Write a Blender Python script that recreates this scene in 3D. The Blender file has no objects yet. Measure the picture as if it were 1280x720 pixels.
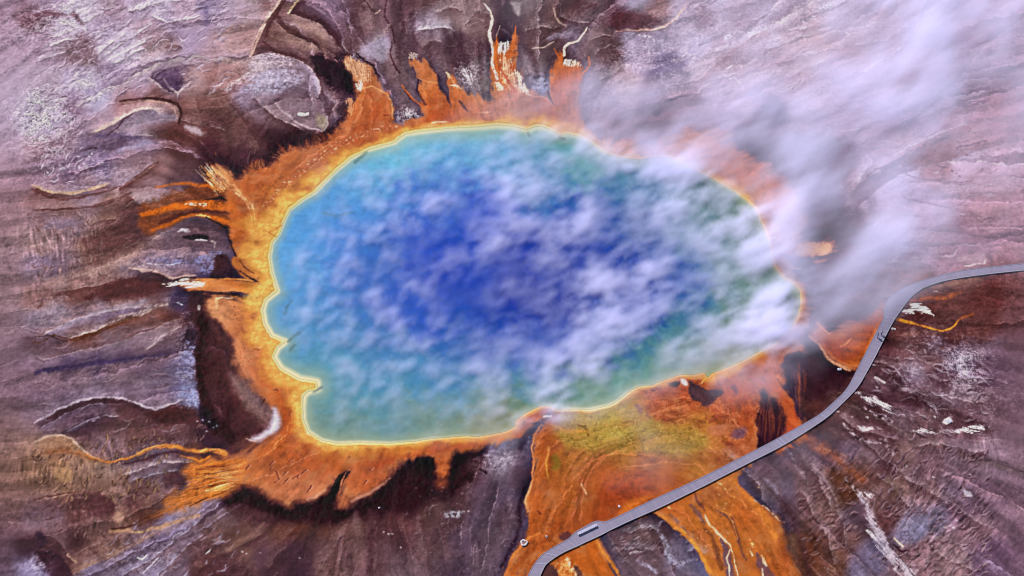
import bpy, math, random
import numpy as np
from mathutils import Vector

random.seed(7)
f32 = np.float32

# ------------------------------------------------------------------ camera geometry (metres, ground at z = 0)
TH = math.radians(55.0)
DIST = 302.0
CAM = np.array([0.0, -DIST * math.cos(TH), DIST * math.sin(TH)])
FPX = 1280.0 * 50.0 / 36.0
FW = np.array([0.0, math.cos(TH), -math.sin(TH)])
UP = np.array([0.0, math.sin(TH), math.cos(TH)])


def ground_uv(X, Y, Z=0.0):
    """map coordinates (survey sheet, one unit about 0.17 m) of a world point"""
    dx, dy, dz = X - CAM[0], Y - CAM[1], Z - CAM[2]
    zf = dy * FW[1] + dz * FW[2]
    yu = dy * UP[1] + dz * UP[2]
    return 640 + FPX * dx / zf, 360 - FPX * yu / zf


def at(u, v, z=0.0):
    """world point of a survey-sheet coordinate at height z"""
    a, b = (u - 640) / FPX, (360 - v) / FPX
    d = np.array([a, FW[1] + b * UP[1], FW[2] + b * UP[2]])
    t = (z - CAM[2]) / d[2]
    p = CAM + t * d
    return Vector((float(p[0]), float(p[1]), float(z)))


# ------------------------------------------------------------------ numpy noise helpers
def _hash(ix, iy, seed):
    h = (ix.astype(np.uint32) * np.uint32(374761393) + iy.astype(np.uint32) * np.uint32(668265263) + np.uint32(seed * 362437 + 1013904223))
    h = (h ^ (h >> np.uint32(13))) * np.uint32(1274126177)
    return h ^ (h >> np.uint32(16))


def perlin(x, y, seed=0):
    x0, y0 = np.floor(x), np.floor(y)
    fx, fy = (x - x0).astype(f32), (y - y0).astype(f32)
    ix, iy = x0.astype(np.int64), y0.astype(np.int64)
    ux, uy = fx * fx * fx * (fx * (fx * 6 - 15) + 10), fy * fy * fy * (fy * (fy * 6 - 15) + 10)

    def g(a, b):
        ang = _hash(ix + a, iy + b, seed).astype(f32) * f32(2 * math.pi / 4294967296.0)
        return np.cos(ang) * (fx - a) + np.sin(ang) * (fy - b)
    n0 = g(0, 0) * (1 - ux) + g(1, 0) * ux
    n1 = g(0, 1) * (1 - ux) + g(1, 1) * ux
    return (n0 * (1 - uy) + n1 * uy) * 1.5


def fbm(x, y, octv=4, seed=0, gain=0.55):
    s, a, t = 0, 1.0, 0
    for k in range(octv):
        s = s + a * perlin(x * 2 ** k + 17.3 * k, y * 2 ** k - 9.1 * k, seed + k)
        t += a
        a *= gain
    return s / t


def sstep(a, b, x):
    t = np.clip((x - a) / (b - a), 0, 1)
    return t * t * (3 - 2 * t)


def pts(s):
    return [tuple(float(q) for q in p.split(',')) for p in s.split()]


def ctrl(s):
    """'u,v:a,b,c u,v:a ...' -> positions, values"""
    P, V = [], []
    for e in s.split():
        p, q = e.split(':')
        P.append([float(x) for x in p.split(',')])
        V.append([float(x) for x in q.split(',')])
    return np.array(P, f32), np.array(V, f32)


# coarse survey sheet on which smooth maps are interpolated between control points
SU0, SV0, SST = -120.0, -120.0, 4.0
SNU, SNV = int(1520 / SST) + 1, int(960 / SST) + 1
SUU, SVV = np.meshgrid(SU0 + SST * np.arange(SNU, dtype=f32), SV0 + SST * np.arange(SNV, dtype=f32))


def rbf(P, V, sig, far=90.0):
    pu, pv = SUU.ravel(), SVV.ravel()
    num = np.zeros((pu.size, V.shape[1]), f32)
    den = np.zeros(pu.size, f32)
    for i in range(len(P)):
        d2 = (pu - P[i, 0]) ** 2 + (pv - P[i, 1]) ** 2
        w = np.exp(-d2 / (2 * sig * sig)) + 0.02 * np.exp(-np.sqrt(d2) / (sig * 1.6)) + 1e-6 / (1 + d2 / far ** 2)
        den += w
        num += w[:, None] * V[i]
    return (num / den[:, None]).reshape(SNV, SNU, -1)


def bil(M, fu, fv):
    """bilinear lookup in map M at fractional column fu, row fv"""
    fu = np.clip(fu, 0, M.shape[1] - 1.001)
    fv = np.clip(fv, 0, M.shape[0] - 1.001)
    iu, iv = fu.astype(np.int32), fv.astype(np.int32)
    a, b = (fu - iu).astype(f32), (fv - iv).astype(f32)
    if M.ndim == 3:
        a, b = a[..., None], b[..., None]
    return (M[iv, iu] * (1 - a) + M[iv, iu + 1] * a) * (1 - b) + (M[iv + 1, iu] * (1 - a) + M[iv + 1, iu + 1] * a) * b


def look(M, u, v):
    return bil(M, (u - SU0) / SST, (v - SV0) / SST)


def seg_dist(px, py, P, closed, W=None):
    """signed distance to a polygon (negative inside), or distance minus half width to a polyline"""
    n = len(P)
    best = np.full(px.shape, 1e9, f32)
    inside = np.zeros(px.shape, bool)
    for i in range(n if closed else n - 1):
        (ax, ay), (bx, by) = P[i], P[(i + 1) % n]
        ex, ey = bx - ax, by - ay
        L2 = max(ex * ex + ey * ey, 1e-6)
        t = np.clip(((px - ax) * ex + (py - ay) * ey) / L2, 0, 1)
        d = np.hypot(px - ax - t * ex, py - ay - t * ey)
        if W is not None:
            wa, wb = W[i], W[i + 1]
            d = d - (wa + (wb - wa) * t) * 0.5
        best = np.minimum(best, d)
        if closed:
            c = (ay > py) != (by > py)
            if ey != 0:
                inside ^= c & (px < ex * (py - ay) / ey + ax)
    return np.where(inside, -best, best) if closed else best


def chaikin(P, closed, k=1):
    for _ in range(k):
        Q, n = [], len(P)
        if not closed:
            Q.append(P[0])
        for i in range(n if closed else n - 1):
            (ax, ay), (bx, by) = P[i], P[(i + 1) % n]
            Q += [(.75 * ax + .25 * bx, .75 * ay + .25 * by), (.25 * ax + .75 * bx, .25 * ay + .75 * by)]
        if not closed:
            Q.append(P[-1])
        P = Q
    return P


# ------------------------------------------------------------------ survey data: mineral crust and bare ground colours, north-east lightened to offset the steam's shade
BG = ctrl("""
60,8:177,160,199 55,18:100,70,85 80,28:207,195,232 110,10:202,190,224 140,10:142,120,144 170,5:177,160,194 200,8:184,172,206 230,15:172,150,179 265,10:137,122,159 60,60:152,130,159 100,65:127,105,124 130,35:162,145,179 150,60:200,188,222 190,40:162,140,164 215,35:147,130,164 240,50:157,140,174 265,70:172,145,164 275,100:152,115,124 60,100:167,150,179 100,105:187,175,214 140,105:147,130,164 170,110:172,155,189 200,70:182,165,184 210,95:122,100,129 217,110:80,60,86 240,110:172,145,159 205,55:105,80,90
285,15:177,160,189 310,15:165,145,160 290,60:172,145,159 285,95:142,105,114 310,50:150,120,130 345,5:120,90,95 340,50:105,75,80 370,60:115,85,88 400,20:110,85,105 415,35:100,75,95 420,10:135,115,145 385,40:125,95,100 395,55:135,105,105 350,65:105,75,80 365,85:110,84,95 340,80:165,150,175 330,105:170,160,190 355,100:150,140,175 375,100:125,108,130 390,110:115,95,110 410,85:45,22,38 425,100:40,18,35 400,72:70,45,58 460,30:125,100,110 450,45:100,72,80 470,60:170,160,190 475,75:120,98,110 440,15:85,60,70 485,20:105,80,95 500,20:88,64,78 500,50:92,70,85 490,90:110,88,100 515,10:80,55,68
530,25:140,125,150 545,35:165,155,180 525,5:95,70,78 560,25:120,100,110 585,25:125,105,115 600,30:115,92,100 560,60:80,58,72 580,60:90,68,82 540,60:95,72,85 540,75:105,85,98 640,15:75,55,68 635,35:72,55,72 655,5:120,105,115 660,60:95,72,82 670,30:95,75,85 690,15:90,68,75 715,10:78,50,58 740,15:110,90,105 700,45:90,68,78 720,45:125,112,140 665,80:120,105,120 690,75:95,75,85 750,60:105,85,98 735,50:110,88,98 600,100:125,112,125 740,100:125,108,130 755,110:140,125,150 680,110:130,122,150
775,20:75,45,60 800,28:85,55,65 820,25:130,100,110 790,5:165,160,195 765,60:85,60,70 790,50:150,140,175 820,50:150,140,175 800,75:165,150,185 830,88:105,92,130 780,105:165,145,165 840,105:140,125,150 850,30:176,161,193 880,25:146,126,153 905,20:196,186,223 920,25:166,146,173 950,10:176,161,193 970,15:186,171,208 990,20:151,134,158 870,60:186,176,213 910,65:161,136,158 890,85:176,156,178 950,60:196,184,218 940,90:181,158,180 990,70:188,166,188 970,100:181,164,196 900,110:181,164,196
1030,30:176,150,164 1060,45:174,148,170 1010,60:188,161,174 1110,40:156,130,152 1220,40:151,121,148 1225,90:141,116,143 1200,80:151,124,153 1050,100:166,144,173 1150,60:161,136,163 1130,120:156,131,158 1040,20:191,176,208
1050,200:100,78,102 1070,215:105,78,98 1060,150:152,128,159 1100,170:157,128,156 1130,180:152,118,136 1170,190:150,110,124 1180,200:125,88,98 1150,170:154,125,154 1210,170:154,122,142 1200,205:187,165,199 1110,230:172,152,186 1230,220:177,150,179 1085,215:177,160,194 1220,150:147,115,139 1230,270:162,130,154 1180,310:157,128,152 1210,300:147,110,134 1150,270:174,150,184 1120,255:152,122,152 1190,330:152,118,142 1080,260:115,92,118 1045,290:48,18,30 1060,330:95,70,95 1020,270:95,68,90 1030,300:50,22,34 1060,280:70,40,52
925,190:78,50,70 960,195:72,50,70 965,140:88,60,86 900,150:130,100,125 990,200:85,62,85 1010,220:90,65,90 860,140:120,95,118 820,140:105,80,100 820,120:120,95,118 780,150:120,95,115 1000,130:156,134,160 940,120:176,156,183
55,140:182,170,204 60,165:190,178,216 100,130:132,110,139 120,125:182,175,214 130,160:162,140,164 160,130:157,120,134 170,125:142,105,119 200,125:110,75,80 80,180:142,120,144 60,185:152,125,144 130,175:105,85,110 140,185:95,80,110 180,150:147,130,154 200,145:147,135,164 195,165:95,70,80 215,170:85,50,50 210,150:90,65,75 180,185:152,140,179 180,200:105,75,80 160,205:137,115,134 130,210:132,118,159 90,215:100,82,115 70,205:137,115,144 60,230:132,108,132 150,225:162,140,164 110,232:152,125,144 120,195:112,98,132 240,160:95,65,70 250,140:110,80,85 265,160:80,50,60 265,190:60,30,45 230,180:85,50,52 200,205:132,100,109 230,215:90,65,75 235,130:115,80,82 270,130:100,72,75
285,170:95,68,75 300,150:90,62,68 320,180:85,60,68 340,175:45,20,35 310,130:145,130,160 330,135:135,118,140 345,150:110,88,100 370,135:135,115,135 390,150:130,110,120 360,125:110,90,110 400,125:105,85,100 420,130:75,50,65 370,172:50,25,40 400,180:52,25,33 415,150:80,58,68 430,140:80,55,65 310,200:58,32,48 300,215:55,30,45 285,200:65,38,50
60,245:132,100,109 100,245:147,128,154 90,262:125,95,100 150,250:125,95,95 160,265:90,62,70 180,245:147,120,134 60,280:130,105,120 100,280:130,110,130 120,295:105,75,80 150,285:95,68,72 160,290:75,48,58 170,295:65,38,48 150,300:100,68,68 60,300:145,120,130 80,315:135,110,125 110,310:125,95,95 130,320:120,90,90 60,340:130,112,140 80,335:115,100,130 90,340:140,115,120 130,335:145,118,122 160,315:140,112,115 185,300:125,100,105 200,310:115,95,115 220,315:105,85,105 240,310:110,90,110 250,275:75,52,60 240,285:100,80,85 260,280:90,70,78 250,292:45,25,40 270,310:100,80,100 200,325:120,115,160 215,328:120,118,165 245,330:110,105,150 260,320:100,90,130 255,340:95,82,110 270,345:65,40,50 180,340:120,108,135 160,338:130,115,140 190,350:65,42,55 215,345:85,65,80 230,340:120,95,110 140,350:95,65,70 100,355:110,80,85 60,355:125,100,110 160,355:75,45,52 175,358:55,28,38 270,298:90,68,78 276,285:45,22,30
60,370:125,95,100 100,370:110,78,80 150,372:95,65,68 190,368:70,40,48 215,375:130,112,135 190,378:150,130,145 160,382:150,130,150 130,390:135,118,145 100,400:125,110,135 70,395:150,135,160 60,410:135,120,145 120,410:125,105,125 60,425:85,62,75 100,425:105,75,75 110,420:105,65,55 150,405:90,60,60 180,400:110,80,85 200,395:105,65,62 220,400:85,50,52 230,374:70,58,90 225,385:55,40,65 245,375:70,50,60 250,385:45,20,28 150,420:120,105,125 130,430:118,102,125 100,440:105,90,115 60,450:125,105,125 180,425:130,110,130 200,420:125,105,120 180,440:115,95,115 215,425:110,90,105 220,440:85,70,95 120,458:70,58,90 90,462:70,55,85 60,465:95,78,105 160,452:85,68,95 190,447:75,58,80 60,475:125,100,115 100,475:115,95,110 150,470:115,95,110 190,465:100,82,105 230,460:105,100,140 240,440:115,112,155 240,425:60,50,80 250,415:90,65,75 235,425:45,28,42 260,430:50,22,30 270,440:70,40,45 260,460:50,20,28 200,475:105,95,125 270,470:60,30,36 260,400:60,32,42 280,430:85,55,60 285,470:95,68,72 293,455:118,88,86
60,490:105,85,110 100,490:110,90,115 150,487:105,88,112 180,492:120,105,130 200,495:110,92,118 185,508:125,108,130 225,490:110,108,150 240,500:125,130,175 245,510:90,85,120 80,510:90,75,100 110,500:140,130,160 60,515:110,92,112 70,528:120,100,125 90,520:70,52,75 100,530:85,65,85 110,520:70,52,72 130,520:75,55,72 150,520:92,68,78 170,515:85,58,65 140,535:95,72,78 170,535:95,70,75 200,520:70,42,50 220,520:75,45,55 240,525:60,35,45 210,535:100,72,78 225,540:95,70,78 260,510:45,18,30 270,530:50,25,38 265,545:60,38,55 275,550:65,40,50 60,543:120,98,115 80,545:115,92,108 100,545:75,52,65 60,555:145,115,105 80,555:150,120,108 75,565:125,88,75 95,560:130,98,88 105,570:125,98,95 120,560:115,92,108 140,560:120,98,112 150,570:110,85,92 60,590:110,85,78 80,590:150,118,100 100,590:125,100,98 130,590:130,108,108 160,590:120,98,105 190,580:100,82,98 200,588:115,100,120 170,585:85,65,80 220,590:85,60,68 250,575:95,62,55
285,500:70,40,48 300,490:125,92,92 312,510:125,95,96 300,530:75,45,55 285,520:45,15,30 285,545:48,20,32 322,525:112,82,92 300,558:95,62,62
60,605:110,85,80 80,610:130,100,92 120,610:120,92,90 150,605:125,98,95 60,620:110,85,90 60,640:105,82,100 60,655:115,95,112 100,640:90,62,68 110,630:85,58,65 130,628:80,52,62 150,618:125,98,102 160,625:75,48,58 190,620:105,78,82 180,645:95,62,60 150,650:130,98,95 120,660:100,75,82 80,670:95,70,82 60,675:75,52,65 95,680:65,40,50 55,690:55,35,50 75,700:60,38,52 52,710:130,120,160 90,710:85,60,65 130,675:110,82,85 110,690:90,65,70 150,690:110,85,90 180,675:105,85,105 200,670:95,82,115 190,690:90,75,95 170,700:105,92,118 190,705:130,120,155 160,712:100,88,115 120,712:110,95,120 220,665:140,130,165 215,690:110,88,98 240,650:140,115,120 225,700:110,95,120 240,680:100,78,92 260,660:95,68,72 270,650:115,92,98 270,680:95,70,80 260,710:75,48,55 250,700:80,52,62
290,650:85,65,75 310,640:75,48,58 330,650:70,45,60 300,670:105,78,78 320,665:115,85,85 300,690:115,88,88 330,690:85,62,78 340,670:100,72,78 290,705:75,50,62 350,665:80,48,42 380,665:85,52,45 405,665:80,50,48 370,690:72,50,68 390,680:70,50,65 350,700:70,48,62 370,710:65,45,62 400,680:95,70,80 430,680:105,78,85 440,660:110,82,82 440,700:105,80,90 465,670:75,50,60 480,690:95,72,85 500,660:80,50,58 500,680:75,52,65 500,710:105,85,100 410,705:100,75,82 470,710:90,66,78 310,628:48,22,35 350,642:50,25,38 370,645:40,15,28 400,640:38,15,28 420,640:38,15,28 480,625:50,25,40 500,610:48,25,40 510,630:48,22,35 455,642:60,35,45 330,625:70,42,50
530,610:45,20,32 560,610:60,35,45 580,625:80,58,68 540,640:85,62,68 560,650:80,60,72 600,620:85,68,88 630,620:85,70,92 640,640:85,66,82 600,645:85,70,90 540,680:95,72,82 580,680:85,68,88 620,680:92,75,92 560,700:100,80,95 600,710:92,75,92 640,690:85,66,82 570,710:70,55,75 652,600:55,35,48 620,570:120,108,130 630,585:130,118,142 610,590:85,68,85 655,575:90,75,95 660,590:80,60,78 590,575:75,50,60 560,570:40,15,25 535,590:40,12,25 570,580:38,15,28 585,595:55,32,42 640,598:95,80,100 520,590:50,25,38
1180,370:110,72,72 1220,375:85,45,50 1150,368:120,80,78 1140,395:100,65,70 1170,400:95,68,75 1190,405:95,68,72 1220,410:85,52,58 1120,410:85,52,55 1150,425:80,50,58 1190,420:75,42,52 1220,430:110,88,110 1140,425:110,85,95 1170,430:110,95,120 1110,430:70,40,48 1130,445:103,73,84 1160,450:108,80,91 1200,455:133,120,149 1230,460:98,76,99 1180,470:80,55,72 1100,460:70,42,52 1140,470:133,116,144 1100,475:103,78,94 1120,470:70,45,58 1210,440:118,100,129 1040,460:42,18,34 1010,440:60,35,55 1020,470:52,25,38 1050,480:60,32,40 1010,460:65,38,56 1200,360:115,75,75
1010,490:70,42,48 1030,490:68,38,46 1005,510:72,42,44 1050,500:85,58,65 1100,490:85,62,78 1120,490:80,55,70 1140,500:65,40,55 1160,490:103,80,97 1200,490:108,88,107 1220,510:103,80,97 1130,520:113,90,107 1160,525:103,78,91 1200,530:103,76,91 1080,520:85,60,72 1060,530:85,60,70 1100,545:85,58,70 1040,540:80,55,62 1030,560:85,60,75 1060,565:105,85,105 1090,570:123,103,121 1110,580:80,52,62 1080,590:100,70,72 1130,575:118,93,101 1160,570:113,88,104 1200,570:118,96,117 1230,580:128,106,129 1150,590:103,78,94 1200,595:113,90,109
1010,610:105,80,90 1050,610:85,55,50 1030,640:110,85,88 1015,650:95,68,72 1070,650:95,75,92 1060,680:95,68,72 1040,690:95,65,62 1010,690:85,52,45 1080,695:105,95,125 1100,630:108,83,91 1120,610:113,88,89 1110,640:90,62,72 1150,640:118,103,127 1140,660:118,110,141 1170,655:113,103,131 1200,640:103,80,104 1150,620:118,90,101 1200,610:108,90,114 1225,620:108,86,109 1210,665:123,96,114 1180,680:128,103,117 1150,690:118,93,109 1190,700:133,108,121 1230,700:103,80,107 1150,710:128,100,114
800,660:95,75,82 780,680:90,70,80 820,640:75,50,58 800,700:95,78,92 830,670:85,65,75 850,690:115,105,135 860,680:95,78,92 870,700:110,100,125 875,670:80,60,70 960,610:95,78,92 980,615:90,75,95 990,640:85,65,80 985,690:110,80,72 905,595:110,90,108 940,580:105,88,105 965,575:100,82,100 985,570:95,72,88 770,700:100,82,95
968,520:48,22,40 965,550:58,36,53 955,580:75,52,66 880,490:70,48,60 870,500:75,52,65 1000,520:68,42,48 985,450:72,50,78 990,470:62,38,60 970,440:105,75,100
-60,100:152,130,159 -60,350:125,100,110 -60,600:110,88,95 300,790:95,72,82 700,790:100,80,92 1100,790:116,92,107 1340,100:156,128,153 1340,350:135,102,120 1340,600:113,90,107 300,-60:125,100,110 700,-60:100,78,88 1100,-60:166,141,166
""")

# colours of the microbial mats (orange, rust, gold)
OR = ctrl("""
300,235:185,95,50 320,225:190,100,55 350,210:185,95,50 330,240:150,75,40 310,260:140,70,40 300,280:180,90,40 330,270:165,85,45 310,300:160,80,40 320,320:195,130,65 335,300:215,165,85 345,270:205,150,80 360,240:190,120,70 320,340:205,145,70 300,330:175,90,50 380,215:175,105,70 400,195:185,95,55 430,170:180,85,45 440,150:200,110,60 455,130:205,110,55 470,140:175,85,45 480,150:190,100,65 485,130:205,120,70 460,100:195,115,65 450,85:190,130,100 470,165:170,90,55 420,190:175,100,65 400,212:195,130,85 355,195:190,110,70
535,110:205,120,70 540,135:190,90,45 530,85:180,105,70 560,140:165,75,45 575,130:205,120,75 590,135:195,120,90 600,140:180,105,85 620,130:195,130,110 640,125:190,125,105 625,110:205,140,110 645,105:195,125,100 635,80:190,100,60 630,95:170,75,45 620,65:200,120,70 643,60:185,100,55 660,130:172,104,86 680,140:175,102,84 700,100:185,95,50 710,95:190,100,50 700,115:175,90,60 715,120:165,88,66 715,140:170,110,98 620,145:178,118,105 650,148:188,138,108 510,140:185,95,55
780,180:195,125,95 835,185:200,115,70 870,180:195,125,95 900,190:190,105,70 930,205:185,100,60 960,222:188,98,58 980,240:170,95,75 960,260:185,115,95 975,290:190,125,100 1015,313:215,155,118 1035,312:190,115,70 985,330:172,100,66 1000,360:165,95,70 1005,395:165,105,82 985,430:175,105,66 905,220:190,105,50 945,245:185,115,50
700,535:165,110,50 720,525:170,125,60 740,530:165,140,70 760,520:190,175,95 790,510:170,130,70 770,540:160,140,70 800,540:150,120,70 830,520:165,90,60 850,500:170,80,50 820,495:160,75,45 830,555:150,115,55 860,545:150,105,45 870,560:145,100,45 880,545:190,125,50 850,570:165,110,55 810,570:160,105,50 780,570:155,115,55 740,560:155,110,55 720,570:165,105,50 760,590:175,90,50 800,590:165,80,42 840,590:180,100,50 880,580:185,120,60 890,560:190,130,60 900,575:175,95,50 910,540:160,75,45 915,510:170,84,54 930,500:172,82,50 925,480:165,85,58 935,545:175,85,45 940,470:165,88,64 965,480:178,86,48 985,505:175,80,40 995,530:165,70,40 920,560:165,85,55 680,560:170,85,40 685,590:175,90,40 700,590:150,90,40 672,620:190,100,50 690,625:175,90,40 715,625:150,85,35 730,610:180,100,50 740,625:165,80,38 770,620:150,65,32 800,615:150,68,35 760,640:155,68,32 790,635:190,95,40 830,615:175,90,45 690,655:150,75,32 675,675:185,95,45 660,700:140,70,32 645,700:200,115,60 700,660:160,80,38 700,680:170,85,40 690,690:185,100,45 975,460:185,95,48
750,690:185,95,35 735,705:185,95,35 850,650:180,100,45 880,625:170,95,45 900,630:185,110,55 910,610:185,115,60 930,640:170,85,35 920,625:175,95,40 950,660:180,95,40 965,660:195,120,65 905,665:190,110,50 880,680:165,90,45 870,670:200,120,50 930,690:185,105,45 945,690:190,110,55 970,700:170,90,45 880,700:205,125,55 940,630:190,110,55
330,470:190,100,60 300,390:200,125,85 280,380:210,140,100 270,385:215,150,110 310,400:200,115,70 330,430:195,110,60 320,445:195,105,65 345,440:210,140,70 320,420:205,130,85 305,445:215,140,105 345,480:190,100,50 360,490:205,130,60 355,515:170,85,45 350,500:185,95,55 365,525:185,90,40 372,550:190,95,45 350,560:175,85,40 330,570:185,95,50 310,580:200,110,60 300,595:210,120,60 290,590:215,125,65 350,585:185,95,50 380,580:175,85,45 400,570:185,95,50 430,565:200,125,65 450,560:205,140,70 420,580:165,78,40 460,580:160,72,40 450,600:180,90,55 480,575:160,72,38 500,560:195,120,50 480,590:190,105,70 520,560:195,110,50 560,560:185,105,50 600,552:205,130,60 540,570:160,70,40 640,545:190,105,45 660,530:155,65,35 680,520:160,74,50 340,605:185,105,70 370,605:185,105,70 400,600:180,100,65 360,620:180,110,80 395,620:195,120,90 435,615:205,115,65 430,630:190,110,85 455,610:190,100,60 270,590:230,145,70 255,590:225,140,65 240,575:220,130,60 265,610:225,145,75 240,625:200,115,50 320,600:195,115,70 310,470:205,125,90
260,358:215,130,70 300,358:200,110,50 320,360:195,115,55 240,257:200,115,60 270,258:205,110,50 200,262:150,90,45 290,262:200,105,40 290,300:195,100,40 260,225:215,140,85 275,215:220,160,110 225,645:150,90,60
1060,420:170,90,60 1040,430:150,75,50 1070,440:175,85,35 1090,420:185,95,35 1090,400:165,80,45 1055,455:180,95,45 1045,440:140,60,35 1100,385:185,110,75 1120,400:150,80,45 1140,378:165,95,60 1020,560:150,80,45 1040,575:130,75,55
""")

# colour of the pool itself (depth of the blue water)
LK = ctrl("""
400,260:82,160,222 380,300:70,150,221 360,330:90,165,222 420,300:56,125,216 460,230:95,170,222 450,270:68,137,218 480,200:107,190,222 540,185:112,190,222 600,180:112,188,222 560,210:74,145,214 620,200:80,151,208 660,190:84,163,198 700,185:78,155,166 735,195:80,159,156 680,220:66,122,190 500,260:58,115,210 540,250:52,100,198 600,250:40,79,198 480,310:44,98,188 530,310:36,76,196 560,340:6,56,176 600,320:8,66,188 640,330:6,48,166 650,360:6,40,156 690,380:6,42,156 680,330:6,52,168 720,310:6,52,164 740,270:10,72,174 800,270:38,82,156 780,340:6,58,164 850,350:12,73,172 800,390:8,64,174 620,400:6,58,170 560,400:8,70,186 500,380:38,86,196 450,360:50,103,194 400,370:60,135,210 380,400:75,150,204 420,410:60,130,194 470,430:60,119,184 420,450:75,150,184 400,480:72,146,176 395,520:106,144,142 430,525:110,144,132 430,490:72,146,184 480,480:68,146,190 500,520:97,146,158 540,470:62,136,190 540,530:124,148,130 580,500:88,150,182 600,530:130,138,100 630,520:130,136,84 580,440:46,102,177 640,440:42,84,184 640,480:76,142,174 700,440:42,80,182 700,490:92,148,150 740,490:112,150,120 780,470:92,154,138 760,430:44,90,170 820,440:52,126,156 860,430:82,142,152 840,460:128,150,106 880,450:128,136,84 910,440:128,134,84 930,420:110,138,114 870,400:64,118,160 920,390:100,142,150 960,390:126,146,136 950,350:108,142,136 920,330:100,140,144 880,300:82,128,160 920,290:100,138,142 900,260:92,130,132 880,240:94,134,140 840,240:82,136,168 800,230:66,124,172 780,215:88,144,174 940,270:120,138,112
""")

SHORE = pts("""527,164 560,160 600,158 620,156 640,157 652,160 659,162 668,158 679,158 691,163 700,169 710,167 725,170 736,176 745,183 753,189 770,196 797,199 820,196 839,197 858,207 876,216 897,227 919,240 934,251 945,262 951,277 957,289 962,306 963,321 969,336 979,347 994,356 1000,364 1001,378 997,395 985,415 968,430 947,441 923,454 914,458 891,467 884,472 880,466 865,469 850,469 831,475 816,482 797,484 784,492 771,503 760,508 736,513 707,512 695,513 688,508 676,508 659,516 646,525 644,534 632,540 600,546 576,546 539,549 520,552 486,555 449,554 421,555 402,551 385,540 379,525 378,508 379,495 385,489 397,486 396,478 374,474 351,461 342,446 347,435 357,427 340,420 331,405 328,388 332,375 347,364 345,358 340,341 337,322 340,304 349,292 355,277 362,262 379,249 394,240 419,214 439,197 460,187 492,178 507,167 520,165""")

MATS = [  # outlines of the mats, softness, roughness
    # north-west and west ring with the northern fingers
    ("300,222 317,207 344,203 355,187 375,184 394,180 411,171 426,157 434,148 430,139 441,131 449,120 445,110 439,94 428,84 435,72 449,75 460,81 469,92 475,105 484,116 490,131 492,150 494,157 512,152 530,145 527,133 523,116 525,97 510,77 522,72 547,91 548,106 559,125 563,132 561,122 558,98 566,94 575,109 587,119 600,123 614,126 617,110 614,78 615,56 622,50 632,70 642,45 648,44 643,72 647,88 659,116 687,125 686,112 690,84 701,62 706,78 729,82 727,95 725,106 722,125 724,150 760,190 700,180 500,200 400,280 352,300 360,360 336,372 320,369 258,368 235,362 222,356 245,350 290,350 320,351 321,346 307,340 300,325 294,319 289,304 287,285 283,270 270,262 283,255 278,240 262,215 270,208 290,215", 1.2, 2.0),
    ("288,322 294,337 303,348 325,351 330,335 312,330 300,322", .8, 1.0),
    # west shore below the white stream, south-west fan, southern lobes
    ("262,372 275,373 310,376 325,369 350,375 370,440 420,470 420,540 520,535 640,520 690,500 689,516 679,523 666,532 657,542 647,549 625,553 610,559 582,562 565,568 561,585 560,600 546,602 544,572 520,570 505,577 492,589 477,607 460,619 439,630 430,638 422,634 425,620 428,605 436,590 432,589 421,600 409,617 392,628 374,626 362,636 355,634 336,620 325,615 305,608 291,617 284,618 286,600 282,586 284,572 299,574 321,559 346,543 353,532 351,523 340,510 327,497 314,484 308,478 302,465 293,450 293,429 284,414 267,399 254,388 256,378", 2.6, 2.2),
    # eastern shore in the steam
    ("753,180 768,176 790,178 798,190 815,186 832,178 845,172 860,164 885,164 905,175 940,200 965,215 985,230 1000,250 1005,280 1000,302 1020,305 1038,303 1043,312 1034,321 1005,323 990,325 990,345 1008,365 1012,390 1006,410 1000,425 1010,440 980,455 988,464 975,470 985,490 995,510 1006,540 1000,556 950,570 946,520 956,490 948,478 930,470 900,480 870,470 940,400 940,300 860,230 760,210", 3.5, 4.0),
    # south: between the pool and the boardwalk and below it
    ("688,515 700,500 800,470 850,460 930,455 960,470 952,490 945,520 948,545 946,575 915,600 930,617 942,626 959,637 976,652 981,675 985,697 996,712 1004,735 898,735 891,720 884,709 876,692 865,679 852,666 831,649 816,641 800,646 770,658 745,672 756,690 766,708 776,735 625,735 632,714 640,696 651,681 660,671 661,643 657,630 659,622 665,604 667,590 668,559 670,542 679,531", 1.2, 2.4),
    # south-east pond beside the boardwalk
    ("1022,403 1032,414 1041,419 1056,407 1079,403 1094,390 1104,376 1107,396 1095,425 1071,461 1062,465 1045,456 1034,446 1024,433 1010,421", 1.5, 1.6),
]
RIMW = ctrl("""340,300:26 330,340:24 325,400:20 345,450:15 380,520:13 430,560:10 520,558:6 600,548:5 650,540:4 740,515:2 800,485:4 880,470:7 920,460:6 960,430:4 990,360:4 960,300:4 930,250:5 840,200:4 750,190:7 680,160:8 600,155:6 520,165:6 460,190:8 400,230:13""")
CREAM = ctrl("""340,390:1 345,340:.9 372,468:1 392,484:1 385,520:.9 420,553:.9 450,550:1 520,548:.75 570,545:.5 600,540:.35 640,530:.2 680,508:.15 710,510:.8 740,512:1 765,505:.9 800,480:.35 850,468:.3 880,460:.2 920,452:.5 950,440:.4 990,370:.45 960,300:.4 945,262:.5 915,237:.6 876,216:.35 840,200:.2 800,198:.2 760,190:.5 730,172:.7 690,164:.6 650,160:.8 600,160:.7 540,165:.9 460,190:.9 400,240:.9 352,285:.7""")
INW = ctrl("""340,390:8 372,468:10 392,484:8 385,520:5 450,550:5 520,545:4 600,540:4 650,525:3 740,508:5 800,480:4 880,460:4 940,440:4 990,370:3 950,290:3 900,235:3 840,205:5 740,185:5 650,165:8 600,165:8 540,168:6 460,192:5 400,240:4 352,285:3 345,330:4 350,360:4 352,430:5""")

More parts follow.
